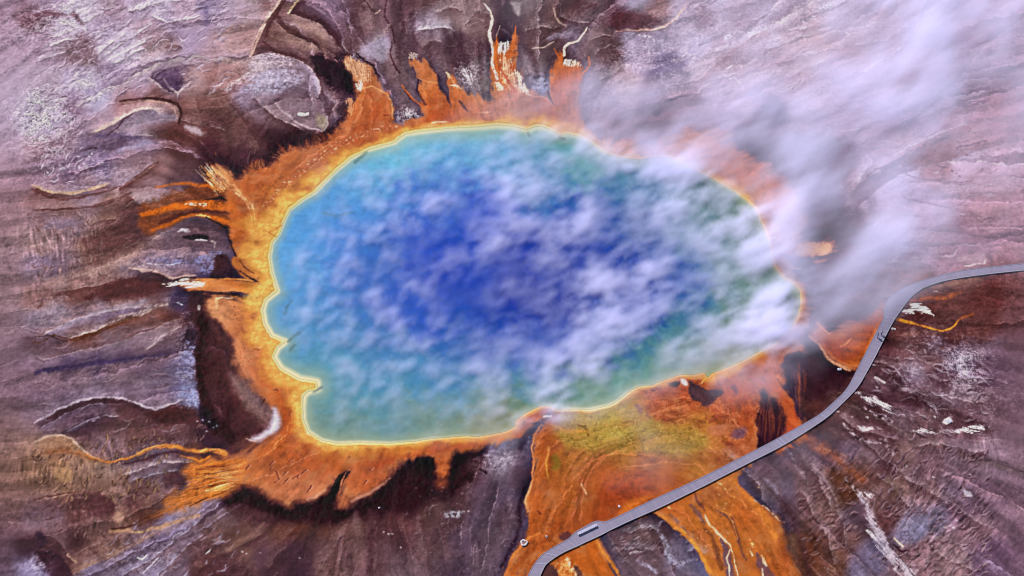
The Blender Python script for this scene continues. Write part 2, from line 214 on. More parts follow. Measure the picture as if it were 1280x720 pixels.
SOFT = ctrl("""300,630:9 360,640:10 420,640:6 450,620:10 500,600:8 540,590:4 580,570:5 640,550:3 660,600:2 300,420:5 300,470:9 320,510:10 345,530:8 310,560:8 290,300:2 300,330:2 270,250:4 300,215:6 340,200:6 380,180:6 420,155:4 440,110:3 480,110:2 530,100:2 620,80:2.5 700,90:3 750,150:6 800,170:8 880,170:9 960,220:9 1000,280:8 1000,360:9 1000,440:8 980,500:5 950,560:4 930,620:3 980,680:5 860,680:2.5 700,700:2.5 640,690:3 1030,440:3 1060,410:6""")
FLOW = ctrl("""100,30:30 150,60:35 60,150:60 130,100:60 200,30:25 260,60:10 290,60:5 285,95:8 100,190:10 150,220:10 60,250:0 150,255:15 100,300:20 150,330:28 100,340:20 200,320:5 60,380:0 150,390:25 200,380:20 100,460:8 200,440:10 150,490:5 100,520:20 200,530:0 80,570:-10 60,600:0 150,590:5 200,580:20 100,640:5 200,640:25 150,690:35 220,690:45 280,690:25 320,660:20 350,680:45 400,690:65 440,680:70 480,690:100 470,660:95 540,690:120 580,690:90 620,680:60 600,620:60 300,50:15 330,50:65 380,50:-30 400,30:-20 340,100:30 370,110:-25 420,60:-70 440,40:60 300,170:-70 320,190:70 460,50:80 500,50:95 560,40:70 600,40:80 640,30:90 690,50:70 720,20:40 750,50:50 800,90:5 830,90:5 900,60:30 950,30:35 1000,40:30 1050,100:10 1150,60:60 1220,80:15 1150,180:28 1200,170:15 1100,210:40 1200,220:-10 1180,300:0 1230,290:15 1150,380:5 1200,400:-5 1150,440:-20 1200,460:60 1080,510:-30 1150,500:-25 1220,500:-30 1060,560:-35 1100,620:-40 1050,640:-45 1180,560:-35 1200,650:-45 1150,700:-40 1000,640:-45 900,650:-55 950,620:-45 850,680:-55 800,670:-55 780,690:-50 920,700:-65 1000,560:-40 860,540:10 780,560:10 750,600:80 690,600:80 690,660:60 800,600:10 700,540:-10 900,520:-70 970,510:-65 1040,440:-30 1070,430:50 340,600:70 390,600:60 260,590:20 250,620:25 330,560:40 300,420:-60 340,480:-65 300,360:0 260,260:5 310,280:-80 320,220:35 400,180:35 450,140:75 540,110:-70 630,80:-80 705,90:80 280,500:-65 260,440:-85 262,218:-45 250,222:-45 255,595:24 225,620:24 290,590:20 450,90:118 440,80:118 540,100:115 567,105:118 630,80:93 625,60:93 650,110:120 715,90:80 230,357:2 215,356:2 583,92:88 1090,505:-32 1150,540:0 1210,537:8 1090,650:-62 1115,690:-50 1145,388:-25 905,690:-75""")

# ripple zones of fine sinter terracing: u, v, radius u, radius v, strength
RIPPLE = [(80, 305, 45, 35, 1), (100, 345, 60, 22, .7), (90, 590, 60, 35, 1.1), (150, 570, 50, 22, .9), (120, 650, 60, 25, .7), (1170, 650, 80, 70, 1), (1180, 570, 60, 40, .9),
          (1040, 640, 50, 50, .9), (800, 675, 35, 30, .6), (1070, 590, 50, 30, .8), (220, 545, 60, 14, .5), (70, 375, 40, 18, .5), (950, 640, 60, 60, .35), (300, 170, 30, 30, .35)]
# crusty cracked white sinter: same fields
CELLS = [(85, 28, 50, 30, .8), (60, 150, 32, 48, 1.2), (110, 105, 36, 22, .7), (1200, 455, 26, 26, .6), (180, 702, 30, 16, .6), (510, 147, 14, 8, 1.2)]
CRUST = [(90, 30, 60, 40, 1), (60, 150, 35, 50, 1.25), (150, 60, 45, 25, .9), (110, 105, 40, 25, 1), (200, 15, 60, 18, .6), (340, 105, 25, 18, .5), (1200, 455, 30, 35, .8), (1140, 470, 22, 15, .7),
         (1030, 10, 25, 12, .9), (880, 45, 60, 40, .6), (820, 70, 50, 40, .55), (235, 450, 14, 40, .7), (235, 500, 22, 14, .8), (180, 700, 40, 20, .7), (55, 708, 14, 12, 1), (1170, 430, 35, 25, .6),
         (1200, 500, 45, 30, .45), (620, 575, 22, 14, .6), (215, 328, 45, 9, .7), (120, 215, 50, 18, .5), (960, 15, 60, 20, .4), (510, 147, 16, 8, 1.2), (583, 92, 12, 16, 1.0), (440, 75, 14, 8, 1.0)]


# ------------------------------------------------------------------ the ground grid (one sheet, fine in the middle, coarse out to the horizon)
def axis(lo, hi, step, reach):
    core = np.arange(lo, hi + step * .5, step)
    ext, s = [], step
    while (ext[-1] if ext else 0) < reach:
        s *= 1.55
        ext.append((ext[-1] if ext else 0) + s)
    e = np.array(ext)
    return np.concatenate([lo - e[::-1], core, hi + e])


XS = axis(-141, 141, 0.17, 2400)
YS = axis(-79, 101, 0.185, 2400)
NX, NY = len(XS), len(YS)
GX, GY = np.meshgrid(XS.astype(f32), YS.astype(f32))
CX, CY = np.clip(GX, -150, 150), np.clip(GY, -86, 110)
U, V = ground_uv(CX.astype(np.float64), CY.astype(np.float64))
U, V = U.astype(f32), V.astype(f32)

nA = fbm(CX / 9.0, CY / 9.0, 5, 1)          # broad
nB = fbm(CX / 2.6, CY / 2.6, 4, 11)         # medium
nC = fbm(CX / 0.9, CY / 0.9, 3, 21)         # fine
wu = U + 5.0 * fbm(CX / 6.0, CY / 6.0, 4, 31) + 3.0 * nC
wv = V + 4.5 * fbm(CX / 6.0, CY / 6.0, 4, 41) + 2.5 * fbm(CX / 1.0, CY / 1.0, 3, 51)

# flow direction -> streak textures by line integral convolution
fp, fa = FLOW
ang = np.radians(fa[:, 0])
fm = rbf(fp, np.stack([np.cos(2 * ang), np.sin(2 * ang)], 1).astype(f32), 45.0)
fl = look(fm, U, V)
th = 0.5 * np.arctan2(fl[..., 1], fl[..., 0]) + 0.5 * nA
DX, DY = np.cos(th).astype(f32), np.sin(th).astype(f32) * 1.1
rng = np.random.default_rng(5)
white = rng.standard_normal((NY, NX)).astype(f32)
white = .35 * white + (fbm(CX / 1.3, CY / 1.3, 3, 61, .7) * 3)
COL, ROW = np.meshgrid(np.arange(NX, dtype=f32), np.arange(NY, dtype=f32))


def lic(src, dx, dy, n, step=1.0):
    acc = src.copy()
    for s in (1, -1):
        x, y = COL.copy(), ROW.copy()
        vx, vy = dx, dy
        for k in range(n):
            x += s * step * vx
            y += s * step * vy
            acc += bil(src, x, y) * (1 - k / n)
            if k % 3 == 2:
                ix = np.clip(x, 0, NX - 1).astype(np.int32)
                iy = np.clip(y, 0, NY - 1).astype(np.int32)
                vx, vy = dx[iy, ix], dy[iy, ix]
    acc -= acc.mean()
    return np.clip(acc / (acc.std() + 1e-6), -3, 3)


streak = lic(white, DX, DY, 10, 1.3)
ridge = 1 - np.abs(fbm(CX / 1.7 + .5 * nA, CY / 1.7 + .5 * nB, 4, 401, .65)) * 3.2     # fine veins
ridge = np.clip(ridge, -1, 1)
veins = lic(ridge, DX, DY, 4, 1.2)
hair = lic(rng.standard_normal((NY, NX)).astype(f32), DX, DY, 9, 1.0)
nF = fbm(CX / .55, CY / .6, 2, 461, .8)              # grain
bands = np.tanh(.8 * lic(fbm(CX / 3.4 + .3 * nA, CY / 3.4, 4, 501, .5), DX, DY, 16, 3.6))
bands2 = np.tanh(.8 * lic(fbm(CX / 1.5, CY / 1.5, 3, 511, .55), DX, DY, 12, 2.2))
feath = lic(fbm(CX / .9, CY / .9, 3, 521, .6), DX, DY, 14, 1.6)
TX = .13 * nB + .16 * nC + .12 * nF + .05 * bands2 + .02 * bands
EW = 2.2 * fbm(CX / 3.2, CY / 3.2, 5, 441, .62)      # wander of every edge
EH = 2.2 * fbm(CX / 3.2, CY / 3.2, 5, 451, .62)
ripsrc = rng.standard_normal((NY, NX)).astype(f32)
ripple = lic(ripsrc, -DY, DX, 9, 1.0)
for ax in (0, 1):                            # band-limit so the terracettes read as lines, not grain
    ripple = .5 * ripple + .25 * np.roll(ripple, 1, ax) + .25 * np.roll(ripple, -1, ax)
ripple /= ripple.std()


def zones(Z):
    m = np.zeros_like(U)
    for (a, b, ra, rb, s) in Z:
        m = np.maximum(m, s * np.exp(-(((wu - a) / ra) ** 2 + ((wv - b) / rb) ** 2)))
    return m


ripz, wisz, crz = zones(RIPPLE), zones(CRUST), zones(CELLS)


def srgb(*c):
    return np.array(c, f32)


# shoreline distance on a 2-unit sheet, then looked up
hu, hv = np.meshgrid(np.arange(-120, 1401, 2, dtype=f32), np.arange(-120, 841, 2, dtype=f32))
SH = seg_dist(hu, hv, SHORE, True)
lake_d0 = bil(SH, (U + 120) / 2, (V + 120) / 2)
lake_d = lake_d0 + .7 * nB + .5 * nC


# ------------------------------------------------------------------ paint the mineral colours
C = look(rbf(*BG, 10.0), wu, wv)
lum = C.mean(-1, keepdims=True)
busy = np.clip(.75 + 1.1 * fbm(CX / 14.0, CY / 14.0, 3, 411), .25, 1.5) + .5 * np.clip(crz, 0, 1)
tex = busy * (.13 * nB + .14 * nC + .08 * nF + .015 * veins + .025 * bands2) + .09 * nA
tex = tex + .16 * np.clip(ripz, 0, 1.2) * np.clip(.5 + 1.5 * nB + .8 * nA, .1, 1.3) * ripple
pale = np.clip(bands, 0, 1)[..., None]
dark = np.clip(-bands, 0, 1)[..., None]
bm = (.4 + .8 * np.clip(fbm(CX / 22.0, CY / 22.0, 3, 541) + .3, 0, 1))[..., None]
C = C * (1 + .11 * pale * bm) * (1 - .15 * dark * bm)
eg = np.abs(bands - .25 + .15 * nB)
line = sstep(.10, .02, eg) * sstep(-.15, .35, nA + .5 * nB) * np.clip(1.6 * (np.abs(np.gradient(bands)[0]) + np.abs(np.gradient(bands)[1])) / .12, 0, 1)
C = C + (srgb(190, 168, 176) - C) * (.22 * line)[..., None]
line2 = sstep(.12, .03, np.abs(bands + .05 + .15 * nB)) * sstep(-.1, .4, nA)
C = C * (1 - .14 * line2[..., None])
C = C * (1 + tex[..., None]) + (tex * 10)[..., None]
# crust: white cells split by dark cracks
ca, sa = math.cos(math.radians(35)), math.sin(math.radians(35))
px_, py_ = CX + .9 * nB + .55 * nC, CY + .9 * nA + .6 * nC + .5 * nB
rx_, ry_ = (px_ * ca + py_ * sa) / (1.35 + .5 * nA), (-px_ * sa + py_ * ca) / (.8 + .3 * nA)
cm = crz > .04
wx, wy = rx_[cm].astype(np.float64), ry_[cm].astype(np.float64)
bx, by = np.floor(wx).astype(np.int64), np.floor(wy).astype(np.int64)
F1, F2, ID = np.full(wx.shape, 9.0), np.full(wx.shape, 9.0), np.zeros(wx.shape)
for oy in (-1, 0, 1):
    for ox in (-1, 0, 1):
        h1 = _hash(bx + ox, by + oy, 3) / 4294967296.0
        h2 = _hash(bx + ox, by + oy, 57) / 4294967296.0
        d = np.hypot(bx + ox + .1 + .8 * h1 - wx, by + oy + .1 + .8 * h2 - wy)
        nearer = d < F1
        F2 = np.where(nearer, F1, np.minimum(F2, d))
        ID = np.where(nearer, _hash(bx + ox, by + oy, 91) / 4294967296.0, ID)
        F1 = np.minimum(F1, d)
gap = np.zeros_like(U)
gap[cm] = (F2 - F1)
cid = np.zeros_like(U)
cid[cm] = ID
cell = sstep(.04, .30, gap)
z = np.clip(crz, 0, 1.2)
white_amt = z * cell * sstep(.35, 1.0, cid + .6 * nB + .6 * nA + .25 * nC)
wis = np.clip(wisz, 0, 1.2) * sstep(-.05, .95, .85 * nB + .10 * hair + .75 * nF + .8 * nC + .5 * nA + .12)
white_amt = np.maximum(white_amt, .85 * wis)
C = C + (srgb(224, 219, 248) - C) * np.clip(.95 * white_amt, 0, .92)[..., None]
C = C * (1 - .42 * np.clip(z, 0, 1) * (1 - cell) * sstep(-.3, .4, nA + nB))[..., None]

softm = look(rbf(*SOFT, 20.0), U, V)[..., 0]
orange = np.zeros_like(U)
MD = np.full_like(U, 200.0)
for s, soft, rough in MATS:
    P = chaikin(pts(s), True, 1)
    k = rough * 1.4
    d = bil(seg_dist(hu, hv, P, True), (U + k * EW + 120) / 2, (V + k * EH + 120) / 2)
    d = d + rough * (.45 * nC + .2 * nF + .55 * feath + .3 * bands2) * sstep(.1, .5, .5 + nA)
    soft_l = .6 * soft + .8 * softm * (.7 + 1.0 * np.clip(nA + .3, 0, 1))
    orange = np.maximum(orange, sstep(1, -1, d / soft_l))
    MD = np.minimum(MD, d)
halo = np.exp(-np.clip(MD, 0, 60) / (5.5 + 4 * nA)) * (1 - orange) * np.clip(.8 + .5 * bands2 + .6 * nB, 0, 1) * sstep(200, 20, MD)
C = C + (srgb(74, 34, 34) - C) * (.55 * halo)[..., None]
ORC = look(rbf(*OR, 13.0), wu, wv)
ob = np.clip(.8 + 1.2 * fbm(CX / 10.0, CY / 10.0, 3, 421), .3, 1.6)
otex = ob * (.015 * streak + .14 * nB + .14 * nC + .10 * nF + .035 * veins) + .12 * nA
edgeb = sstep(-7 - 1.2 * softm, -1.5, MD + 2.5 * nB)          # the outer few metres of the film: tan or rust
ORC = ORC + (srgb(206, 138, 98) - ORC) * (.42 * edgeb * sstep(-.3, .3, nA + .4 * nB))[..., None]
ORC = ORC + (srgb(120, 56, 38) - ORC) * (.40 * edgeb * sstep(.05, .5, -nA + .4 * nB))[..., None]
ORC = ORC * (1 + .055 * bands2 + .03 * bands)[..., None]
ORC = ORC * (1 + otex[..., None])
ORC = ORC + (srgb(138, 76, 52) - ORC) * (.42 * sstep(.02, .42, fbm(CX / 7.0, CY / 5.0, 4, 601)))[..., None]
ORC = ORC + (srgb(206, 150, 112) - ORC) * (.30 * sstep(.05, .5, fbm(CX / 5.0, CY / 4.0, 4, 611)))[..., None]
ORC = (ORC + (ORC.mean(-1, keepdims=True) - ORC) * .07) * .95
C = C + (ORC - C) * orange[..., None]
mid = np.exp(-((orange - .42) / .26) ** 2) * sstep(3.0, 7.0, softm)
C = C + (srgb(150, 92, 74) - C) * (.45 * mid)[..., None]


VROW = V[:, NX // 2]
ROWOK = (YS > -85) & (YS < 109)
COLOK = (XS > -149) & (XS < 149)


def region(P, pad):
    """the window of the ground grid round a few survey points"""
    P = np.array(P)
    u0, u1, v0, v1 = P[:, 0].min() - pad, P[:, 0].max() + pad, P[:, 1].min() - pad, P[:, 1].max() + pad
    r = np.flatnonzero((VROW > v0) & (VROW < v1) & ROWOK)
    if len(r) == 0:
        return slice(0, 0), slice(0, 0)
    a, b_ = r[0], r[-1]
    c = np.flatnonzero((((U[a] > u0) & (U[a] < u1)) | ((U[b_] > u0) & (U[b_] < u1))) & COLOK)
    if len(c) == 0:
        return slice(0, 0), slice(0, 0)
    return slice(a, b_ + 1), slice(c[0], c[-1] + 1)


def blend(m, a, col):
    C[m] = C[m] + (np.asarray(col, f32) * (1 + TX[m])[..., None] - C[m]) * a[..., None]


def fill(s, col, soft=1.5, rough=1.5, op=1.0, tex=0.0):
    P = chaikin(pts(s), True, 1)
    m = region(P, 14 + soft)
    k = rough * 1.3 + .5
    d = seg_dist(U[m] + k * EW[m], V[m] + k * EH[m], P, True) + rough * (.6 * nC[m] + .3 * nF[m])
    a = sstep(soft, -soft, d) * op
    if tex:
        a = a * sstep(-tex, tex, nC[m] + .12 * hair[m] + .4 * nF[m] + .3 * nB[m])
    blend(m, a, col)


def stroke(s, w, col, soft=1.0, rough=.8, op=1.0, tex=0.0):
    P = pts(s)
    W = w if isinstance(w, (list, tuple)) else [w] * len(P)
    if len(W) != len(P):
        W = list(np.interp(np.linspace(0, 1, len(P)), np.linspace(0, 1, len(W)), W))
    if abs(P[0][0] - P[-1][0]) + abs(P[0][1] - P[-1][1]) < 3.2 and len(P) == 2:
        W, op, rough = [w * .8 for w in W], op * .62, rough + .5
    m = region(P, 12 + max(W))
    k = rough * 1.1 + .4
    d = seg_dist(U[m] + k * EW[m], V[m] + k * EH[m], P, False, W) + rough * (.7 * nC[m] + .4 * nF[m])
    a = sstep(soft, -soft, d) * op * np.clip(.9 + .9 * nB[m] + .5 * nF[m], .25, 1)
    if tex:
        a = a * sstep(-tex, tex, nC[m] + .12 * hair[m] + .4 * nF[m] + .3 * nB[m])
    blend(m, a, col)


def fray(s, col, soft=3, op=1.0, thr=0.0, amt=.25):
    """a fan that frays into streaks along the flow"""
    P = chaikin(pts(s), True, 1)
    m = region(P, 16 + soft)
    d = seg_dist(U[m] + 1.5 * EW[m], V[m] + 1.5 * EH[m], P, True)
    a = sstep(soft, -soft, d)
    a = sstep(-.3, .3, .28 - thr + (a - 1) * 1.5 + .30 * hair[m] + .35 * nF[m] + .25 * nC[m]) * op
    blend(m, a, col)


def spray(a0, a1, b0, b1, n, cols, w=1.3, bend=4, seed=1, op=.85, tail=.45):
    """a braid of small rills running from line a to line b"""
    rg = random.Random(seed)
    for k in range(n):
        t = rg.random()
        t2 = min(1, max(0, t + rg.uniform(-.18, .18)))
        x0_, y0_ = a0[0] + (a1[0] - a0[0]) * t, a0[1] + (a1[1] - a0[1]) * t
        x1_, y1_ = b0[0] + (b1[0] - b0[0]) * t2, b0[1] + (b1[1] - b0[1]) * t2
        f0, f1 = rg.uniform(0, .35), rg.uniform(.5, 1)
        q, ph = [], rg.uniform(0, 6.28)
        for i in range(6):
            f = f0 + (f1 - f0) * i / 5
            o = bend * .4 * math.sin(ph + f * 5)
            L_ = math.hypot(x1_ - x0_, y1_ - y0_) + 1e-3
            q.append("%g,%g" % (x0_ + (x1_ - x0_) * f - o * (y1_ - y0_) / L_, y0_ + (y1_ - y0_) * f + o * (x1_ - x0_) / L_))
        ww = w * rg.uniform(.6, 1.5)
        stroke(" ".join(q), [ww, ww * 1.2, ww * 1.1, ww, ww * .7, ww * tail], rg.choice(cols), .8, .7, op * rg.uniform(.6, 1))


DARK, PALE, TAN, LAV = (70, 42, 50), (196, 178, 192), (168, 136, 126), (170, 162, 198)


def rim(s, below=None, above=None, line=None, warp=1.6):
    """the lip of a flow lobe: each side is (reach, strength, colour) and fades away from the lip; below = right-hand side of travel"""
    P = chaikin(pts(s), False, 2)
    reach = max([q[0] for q in (below, above) if q] + [2])
    m = region(P, reach * 2.6 + 8)
    px, py = U[m] + warp * EW[m], V[m] + warp * EH[m]
    best, side, along = np.full(px.shape, 1e9, f32), np.zeros(px.shape, f32), np.zeros(px.shape, f32)
    n = len(P) - 1
    for i in range(n):
        (ax, ay), (bx, by) = P[i], P[i + 1]
        ex, ey = bx - ax, by - ay
        L2 = max(ex * ex + ey * ey, 1e-6)
        t = np.clip(((px - ax) * ex + (py - ay) * ey) / L2, 0, 1)
        d = np.hypot(px - ax - t * ex, py - ay - t * ey)
        k = d < best
        best = np.where(k, d, best)
        side = np.where(k, np.sign(ex * (py - ay) - ey * (px - ax)), side)
        along = np.where(k, (i + t) / n, along)
    ends = sstep(0, .18, along) * sstep(1, .82, along)
    wob = np.clip(.85 + 1.1 * nA[m] + .7 * nB[m] + .3 * nF[m], .1, 1.3)
    for sd, q in ((1, below), (-1, above)):
        if q:
            a = np.exp(-best / q[0] * 1.2) * (side == sd) * q[1] * ends * wob * sstep(0, 1.2, best)
            blend(m, np.clip(a, 0, .95), q[2])
    if line:
        a = sstep(line[0] + .7, line[0] - .5, best) * ends * line[1] * np.clip(.7 + 1.2 * nB[m] + .6 * nF[m], 0, 1)
        blend(m, a, line[2])


# --- old flow fronts that follow the drainage
def fronts(n, seed, ok, lo_k, hi_k, reach, strength, length):
    rg = random.Random(seed)
    made = tries = 0
    while made < n and tries < n * 80:
        tries += 1
        iy, ix = rg.randrange(20, NY - 20), rg.randrange(20, NX - 20)
        u, v = float(U[iy, ix]), float(V[iy, ix])
        if not (20 < u < 1260 and -20 < v < 740) or not ok(iy, ix):
            continue
        made += 1
        q, fy, fx = [], float(iy), float(ix)
        bend, turn, heading = rg.uniform(-.045, .045), 0.0, float(th[iy, ix])
        for k in range(rg.randint(*length)):
            jy, jx = int(min(max(fy, 0), NY - 1)), int(min(max(fx, 0), NX - 1))
            if not ok(jy, jx):
                break
            q.append("%g,%g" % (U[jy, jx], V[jy, jx]))
            a = float(th[jy, jx])
            if math.cos(a - heading) < 0:
                a += math.pi
            heading = a
            turn += bend + rg.gauss(0, .06)
            fx += 30 * math.cos(a + turn)
            fy += 27 * math.sin(a + turn)
        if len(q) < 4:
            continue
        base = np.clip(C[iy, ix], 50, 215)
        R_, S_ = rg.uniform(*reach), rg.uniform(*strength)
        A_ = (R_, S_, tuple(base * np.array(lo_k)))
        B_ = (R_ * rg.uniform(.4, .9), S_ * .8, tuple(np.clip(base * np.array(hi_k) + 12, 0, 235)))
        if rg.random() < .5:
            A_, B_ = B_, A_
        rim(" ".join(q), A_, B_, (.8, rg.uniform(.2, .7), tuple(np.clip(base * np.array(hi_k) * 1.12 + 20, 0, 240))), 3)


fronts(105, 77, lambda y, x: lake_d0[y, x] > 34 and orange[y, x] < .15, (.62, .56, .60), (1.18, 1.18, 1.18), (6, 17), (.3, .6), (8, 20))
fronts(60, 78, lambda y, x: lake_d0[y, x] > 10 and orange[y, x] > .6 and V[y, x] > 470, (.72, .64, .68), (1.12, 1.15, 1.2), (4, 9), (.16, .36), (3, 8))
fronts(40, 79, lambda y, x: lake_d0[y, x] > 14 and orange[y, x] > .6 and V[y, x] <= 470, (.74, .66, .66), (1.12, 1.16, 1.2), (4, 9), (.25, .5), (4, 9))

# --- flow lobes of the surrounding flat
D2, P2_, T2 = (16, .6, DARK), (12, .6, PALE), (12, .55, TAN)
rim("186,98 195,104 205,113 214,119 226,117 234,106", (5, .6, PALE), (20, .85, (78, 60, 86)), (1, .7, (205, 190, 200)))
rim("70,60 95,67 112,76 132,86", (10, .6, (100, 80, 90)), (8, .5, (104, 84, 96)))
for q in ("128,73 150,57 172,43 192,29", "134,77 158,65 184,51", "140,81 166,68 180,60", "122,68 140,54 158,42"):
    rim(q, (4, .6, (98, 82, 104)), (3, .7, (226, 216, 244)), (.9, .9, (236, 228, 250)), 1)
for q in ("58,48 84,43 108,27 132,13", "160,16 186,8 206,1", "214,2 226,1 240,2", "186,20 214,30 236,24 252,21", "62,60 80,52 96,48", "48,78 66,70 84,66"):
    rim(q, (5, .6, (104, 88, 108)), (4, .6, (222, 212, 242)), (.8, .8, (232, 224, 248)), 1.5)
stroke("46,20 62,19 84,21", [7, 8, 5], (98, 66, 82), 3, 2, .7)
stroke("92,20 98,26 104,30", [6, 8, 4], (96, 70, 84), 2, 2, .7)
stroke("250,8 262,20 256,30", [6, 9, 6], (112, 98, 134), 4, 2, .6)
rim("205,60 215,55 224,57 230,62", (8, .7, (104, 78, 86)), (6, .4, PALE))
rim("40,232 58,240 73,244 92,243 112,239 138,230", (14, .75, (92, 62, 66)), (14, .6, (168, 148, 166)), (1, .7, (196, 168, 152)))
rim("42,263 80,264 110,261 140,255 158,246", (12, .5, (112, 84, 92)), (10, .55, (150, 126, 132)), (1, .7, (82, 54, 60)))
rim("146,240 165,229 180,218 198,202", (18, .75, (92, 62, 66)), (16, .55, (150, 130, 150)), (.8, .6, (150, 120, 120)))
rim("112,168 136,160 152,150 163,141 178,136 192,138 204,146", (12, .6, (96, 76, 98)), (8, .8, (204, 180, 188)), (1, .8, (216, 196, 200)))
rim("140,166 158,172 176,170 198,171", (8, .5, (108, 86, 112)), (5, .5, PALE), (.7, .7, (178, 160, 176)))
rim("98,190 108,187 124,187", (4, .5, (150, 130, 150)), (3, .6, DARK), (.8, .8, (66, 50, 66)))
rim("146,134 165,128 190,126 212,128 224,134 228,144 224,157", (9, .6, (168, 138, 142)), (12, .6, (104, 72, 78)), (1.3, .85, (66, 40, 46)))
for (a, b) in ((74, 208), (100, 209), (115, 193), (112, 196), (116, 200), (98, 197), (106, 206), (60, 215), (128, 206)):
    stroke("%g,%g %g,%g" % (a, b, a + .8, b + .8), [2.4, 2.8], (228, 222, 245), .8, .9, .9)
rim("158,243 172,254 184,261 202,260 220,252 238,244", (12, .75, (90, 58, 60)), (16, .65, (152, 130, 142)), (.8, .5, (170, 144, 146)))
rim("110,284 122,276 140,274 156,276", (8, .5, (96, 68, 74)), (6, .5, TAN), (.7, .7, (160, 132, 132)))
rim("96,302 118,292 146,286 160,272 170,258", (24, .75, (84, 56, 60)), (10, .4, (140, 112, 118)))
rim("52,272 84,270 104,280 90,288 60,292", (8, .4, (140, 118, 140)), (8, .5, (118, 96, 110)))
rim("60,360 100,344 140,330 172,316 200,294 222,284", (12, .55, (148, 122, 126)), (18, .7, (86, 58, 62)), (1, .5, (170, 142, 142)))
rim("64,366 110,360 150,350 176,346 200,350 220,362", (22, .75, (84, 52, 56)), (10, .6, (150, 124, 130)), (.8, .5, (164, 136, 140)))
rim("160,337 178,339 190,340 203,346 214,350 230,347 248,346", (10, .7, (64, 44, 56)), (8, .6, (160, 138, 150)), (1, .8, (196, 168, 168)))
rim("44,424 64,416 84,404 112,395 142,389 168,384 200,380", (12, .6, (122, 108, 136)), (12, .55, (150, 122, 126)), (1, .75, (184, 164, 176)))
rim("84,425 106,419 130,409 152,404 176,396 196,386", (12, .75, (96, 62, 58)), (6, .6, (176, 158, 170)), (1, .8, (198, 180, 182)))
rim("44,454 90,442 140,432 180,418 210,405 232,398", (8, .4, (128, 110, 132)), (10, .6, (100, 72, 80)), (.7, .4, (160, 140, 150)))
rim("44,469 76,463 110,459 150,453 186,448 222,442", (10, .6, (126, 104, 122)), (10, .8, (70, 56, 84)), (.7, .5, (146, 126, 142)))
rim("180,440 196,429 210,418 228,409", (12, .6, (96, 74, 90)), (6, .6, (160, 144, 160)), (.8, .6, (182, 166, 178)))
rim("44,490 90,482 140,478 190,482 226,478", (8, .35, (98, 80, 100)), (8, .35, (132, 112, 130)))
rim("44,529 68,515 90,506 106,500 130,498 152,498 170,503 182,510 198,512 214,507 232,497", (26, .9, (74, 48, 58)), (14, .65, (142, 126, 150)), (1.1, .85, (182, 168, 192)))
rim("46,540 74,524 96,512 116,506 140,506", (9, .6, (96, 82, 108)), (8, .7, (58, 40, 56)), (.8, .5, (150, 138, 164)), 2.5)
rim("84,543 102,533 116,525 134,521 150,520", (10, .7, (60, 42, 58)), (7, .6, (136, 122, 146)), (.8, .7, (166, 154, 176)), 2.5)
rim("44,553 60,546 76,545 91,550 103,563 116,573 130,578", (18, .7, (152, 120, 106)), (8, .4, (124, 102, 116)), (1.1, .8, (186, 158, 148)))
rim("46,572 70,566 96,570 118,578 140,582", (8, .4, (140, 112, 100)), (8, .5, (122, 82, 66)), (.7, .4, (166, 132, 112)))
rim("150,586 172,574 196,565 215,563 236,570 262,576", (12, .45, (84, 58, 68)), None, None)
rim("150,596 176,588 200,580 224,577 246,580", (10, .5, (96, 74, 90)), (8, .55, (160, 142, 156)), (.8, .6, (186, 170, 182)))
rim("160,604 186,596 206,590 226,590", (8, .5, (84, 58, 66)), (6, .5, (132, 122, 146)), (.8, .5, (164, 156, 180)))
rim("44,628 76,620 102,616 128,617 142,624 148,636 140,652", (22, .7, (84, 54, 62)), (10, .55, (136, 108, 104)), (.9, .6, (158, 126, 118)))
rim("84,722 120,705 150,690 178,677 206,661 244,646", (18, .55, (116, 102, 128)), (12, .6, (142, 112, 102)), (.9, .5, (170, 140, 122)))
rim("150,722 178,706 206,688 228,668 252,650", (10, .45, (94, 72, 88)), (12, .5, (140, 130, 164)), (.8, .5, (184, 176, 208)))
rim("196,722 216,702 234,684 256,668", (14, .5, (92, 64, 72)), (10, .5, (132, 118, 146)), (.8, .5, (170, 160, 190)))
rim("244,722 258,704 284,690 318,676 340,660", (20, .55, (78, 52, 62)), (12, .5, (124, 96, 98)))
rim("44,664 60,668 76,680 88,702", None, (12, .6, (104, 80, 92)), None)
rim("44,690 66,690 84,704 94,722", (18, .8, (56, 34, 50)), (10, .4, (104, 76, 84)), None)
rim("84,694 92,700 97,706", (4, .4, DARK), (3, .5, TAN), (.9, .7, (176, 146, 136)))
for q, c in (("300,648 284,668 262,690", (118, 92, 96)), ("336,652 320,674 296,700", (60, 38, 50)), ("372,656 352,684 336,716", (108, 82, 88)), ("404,656 380,690 366,718", (58, 38, 52)), ("438,650 418,684 404,718", (126, 98, 104)),
             ("452,648 448,680 440,716", (64, 42, 54)), ("470,650 472,684 470,718", (112, 86, 94)), ("496,640 506,676 510,716", (60, 38, 50)), ("520,640 532,680 536,718", (112, 88, 98)), ("548,660 556,690 560,718", (66, 46, 60))):
    rim(q, (16, .42, c), (10, .25, DARK), None, 4)
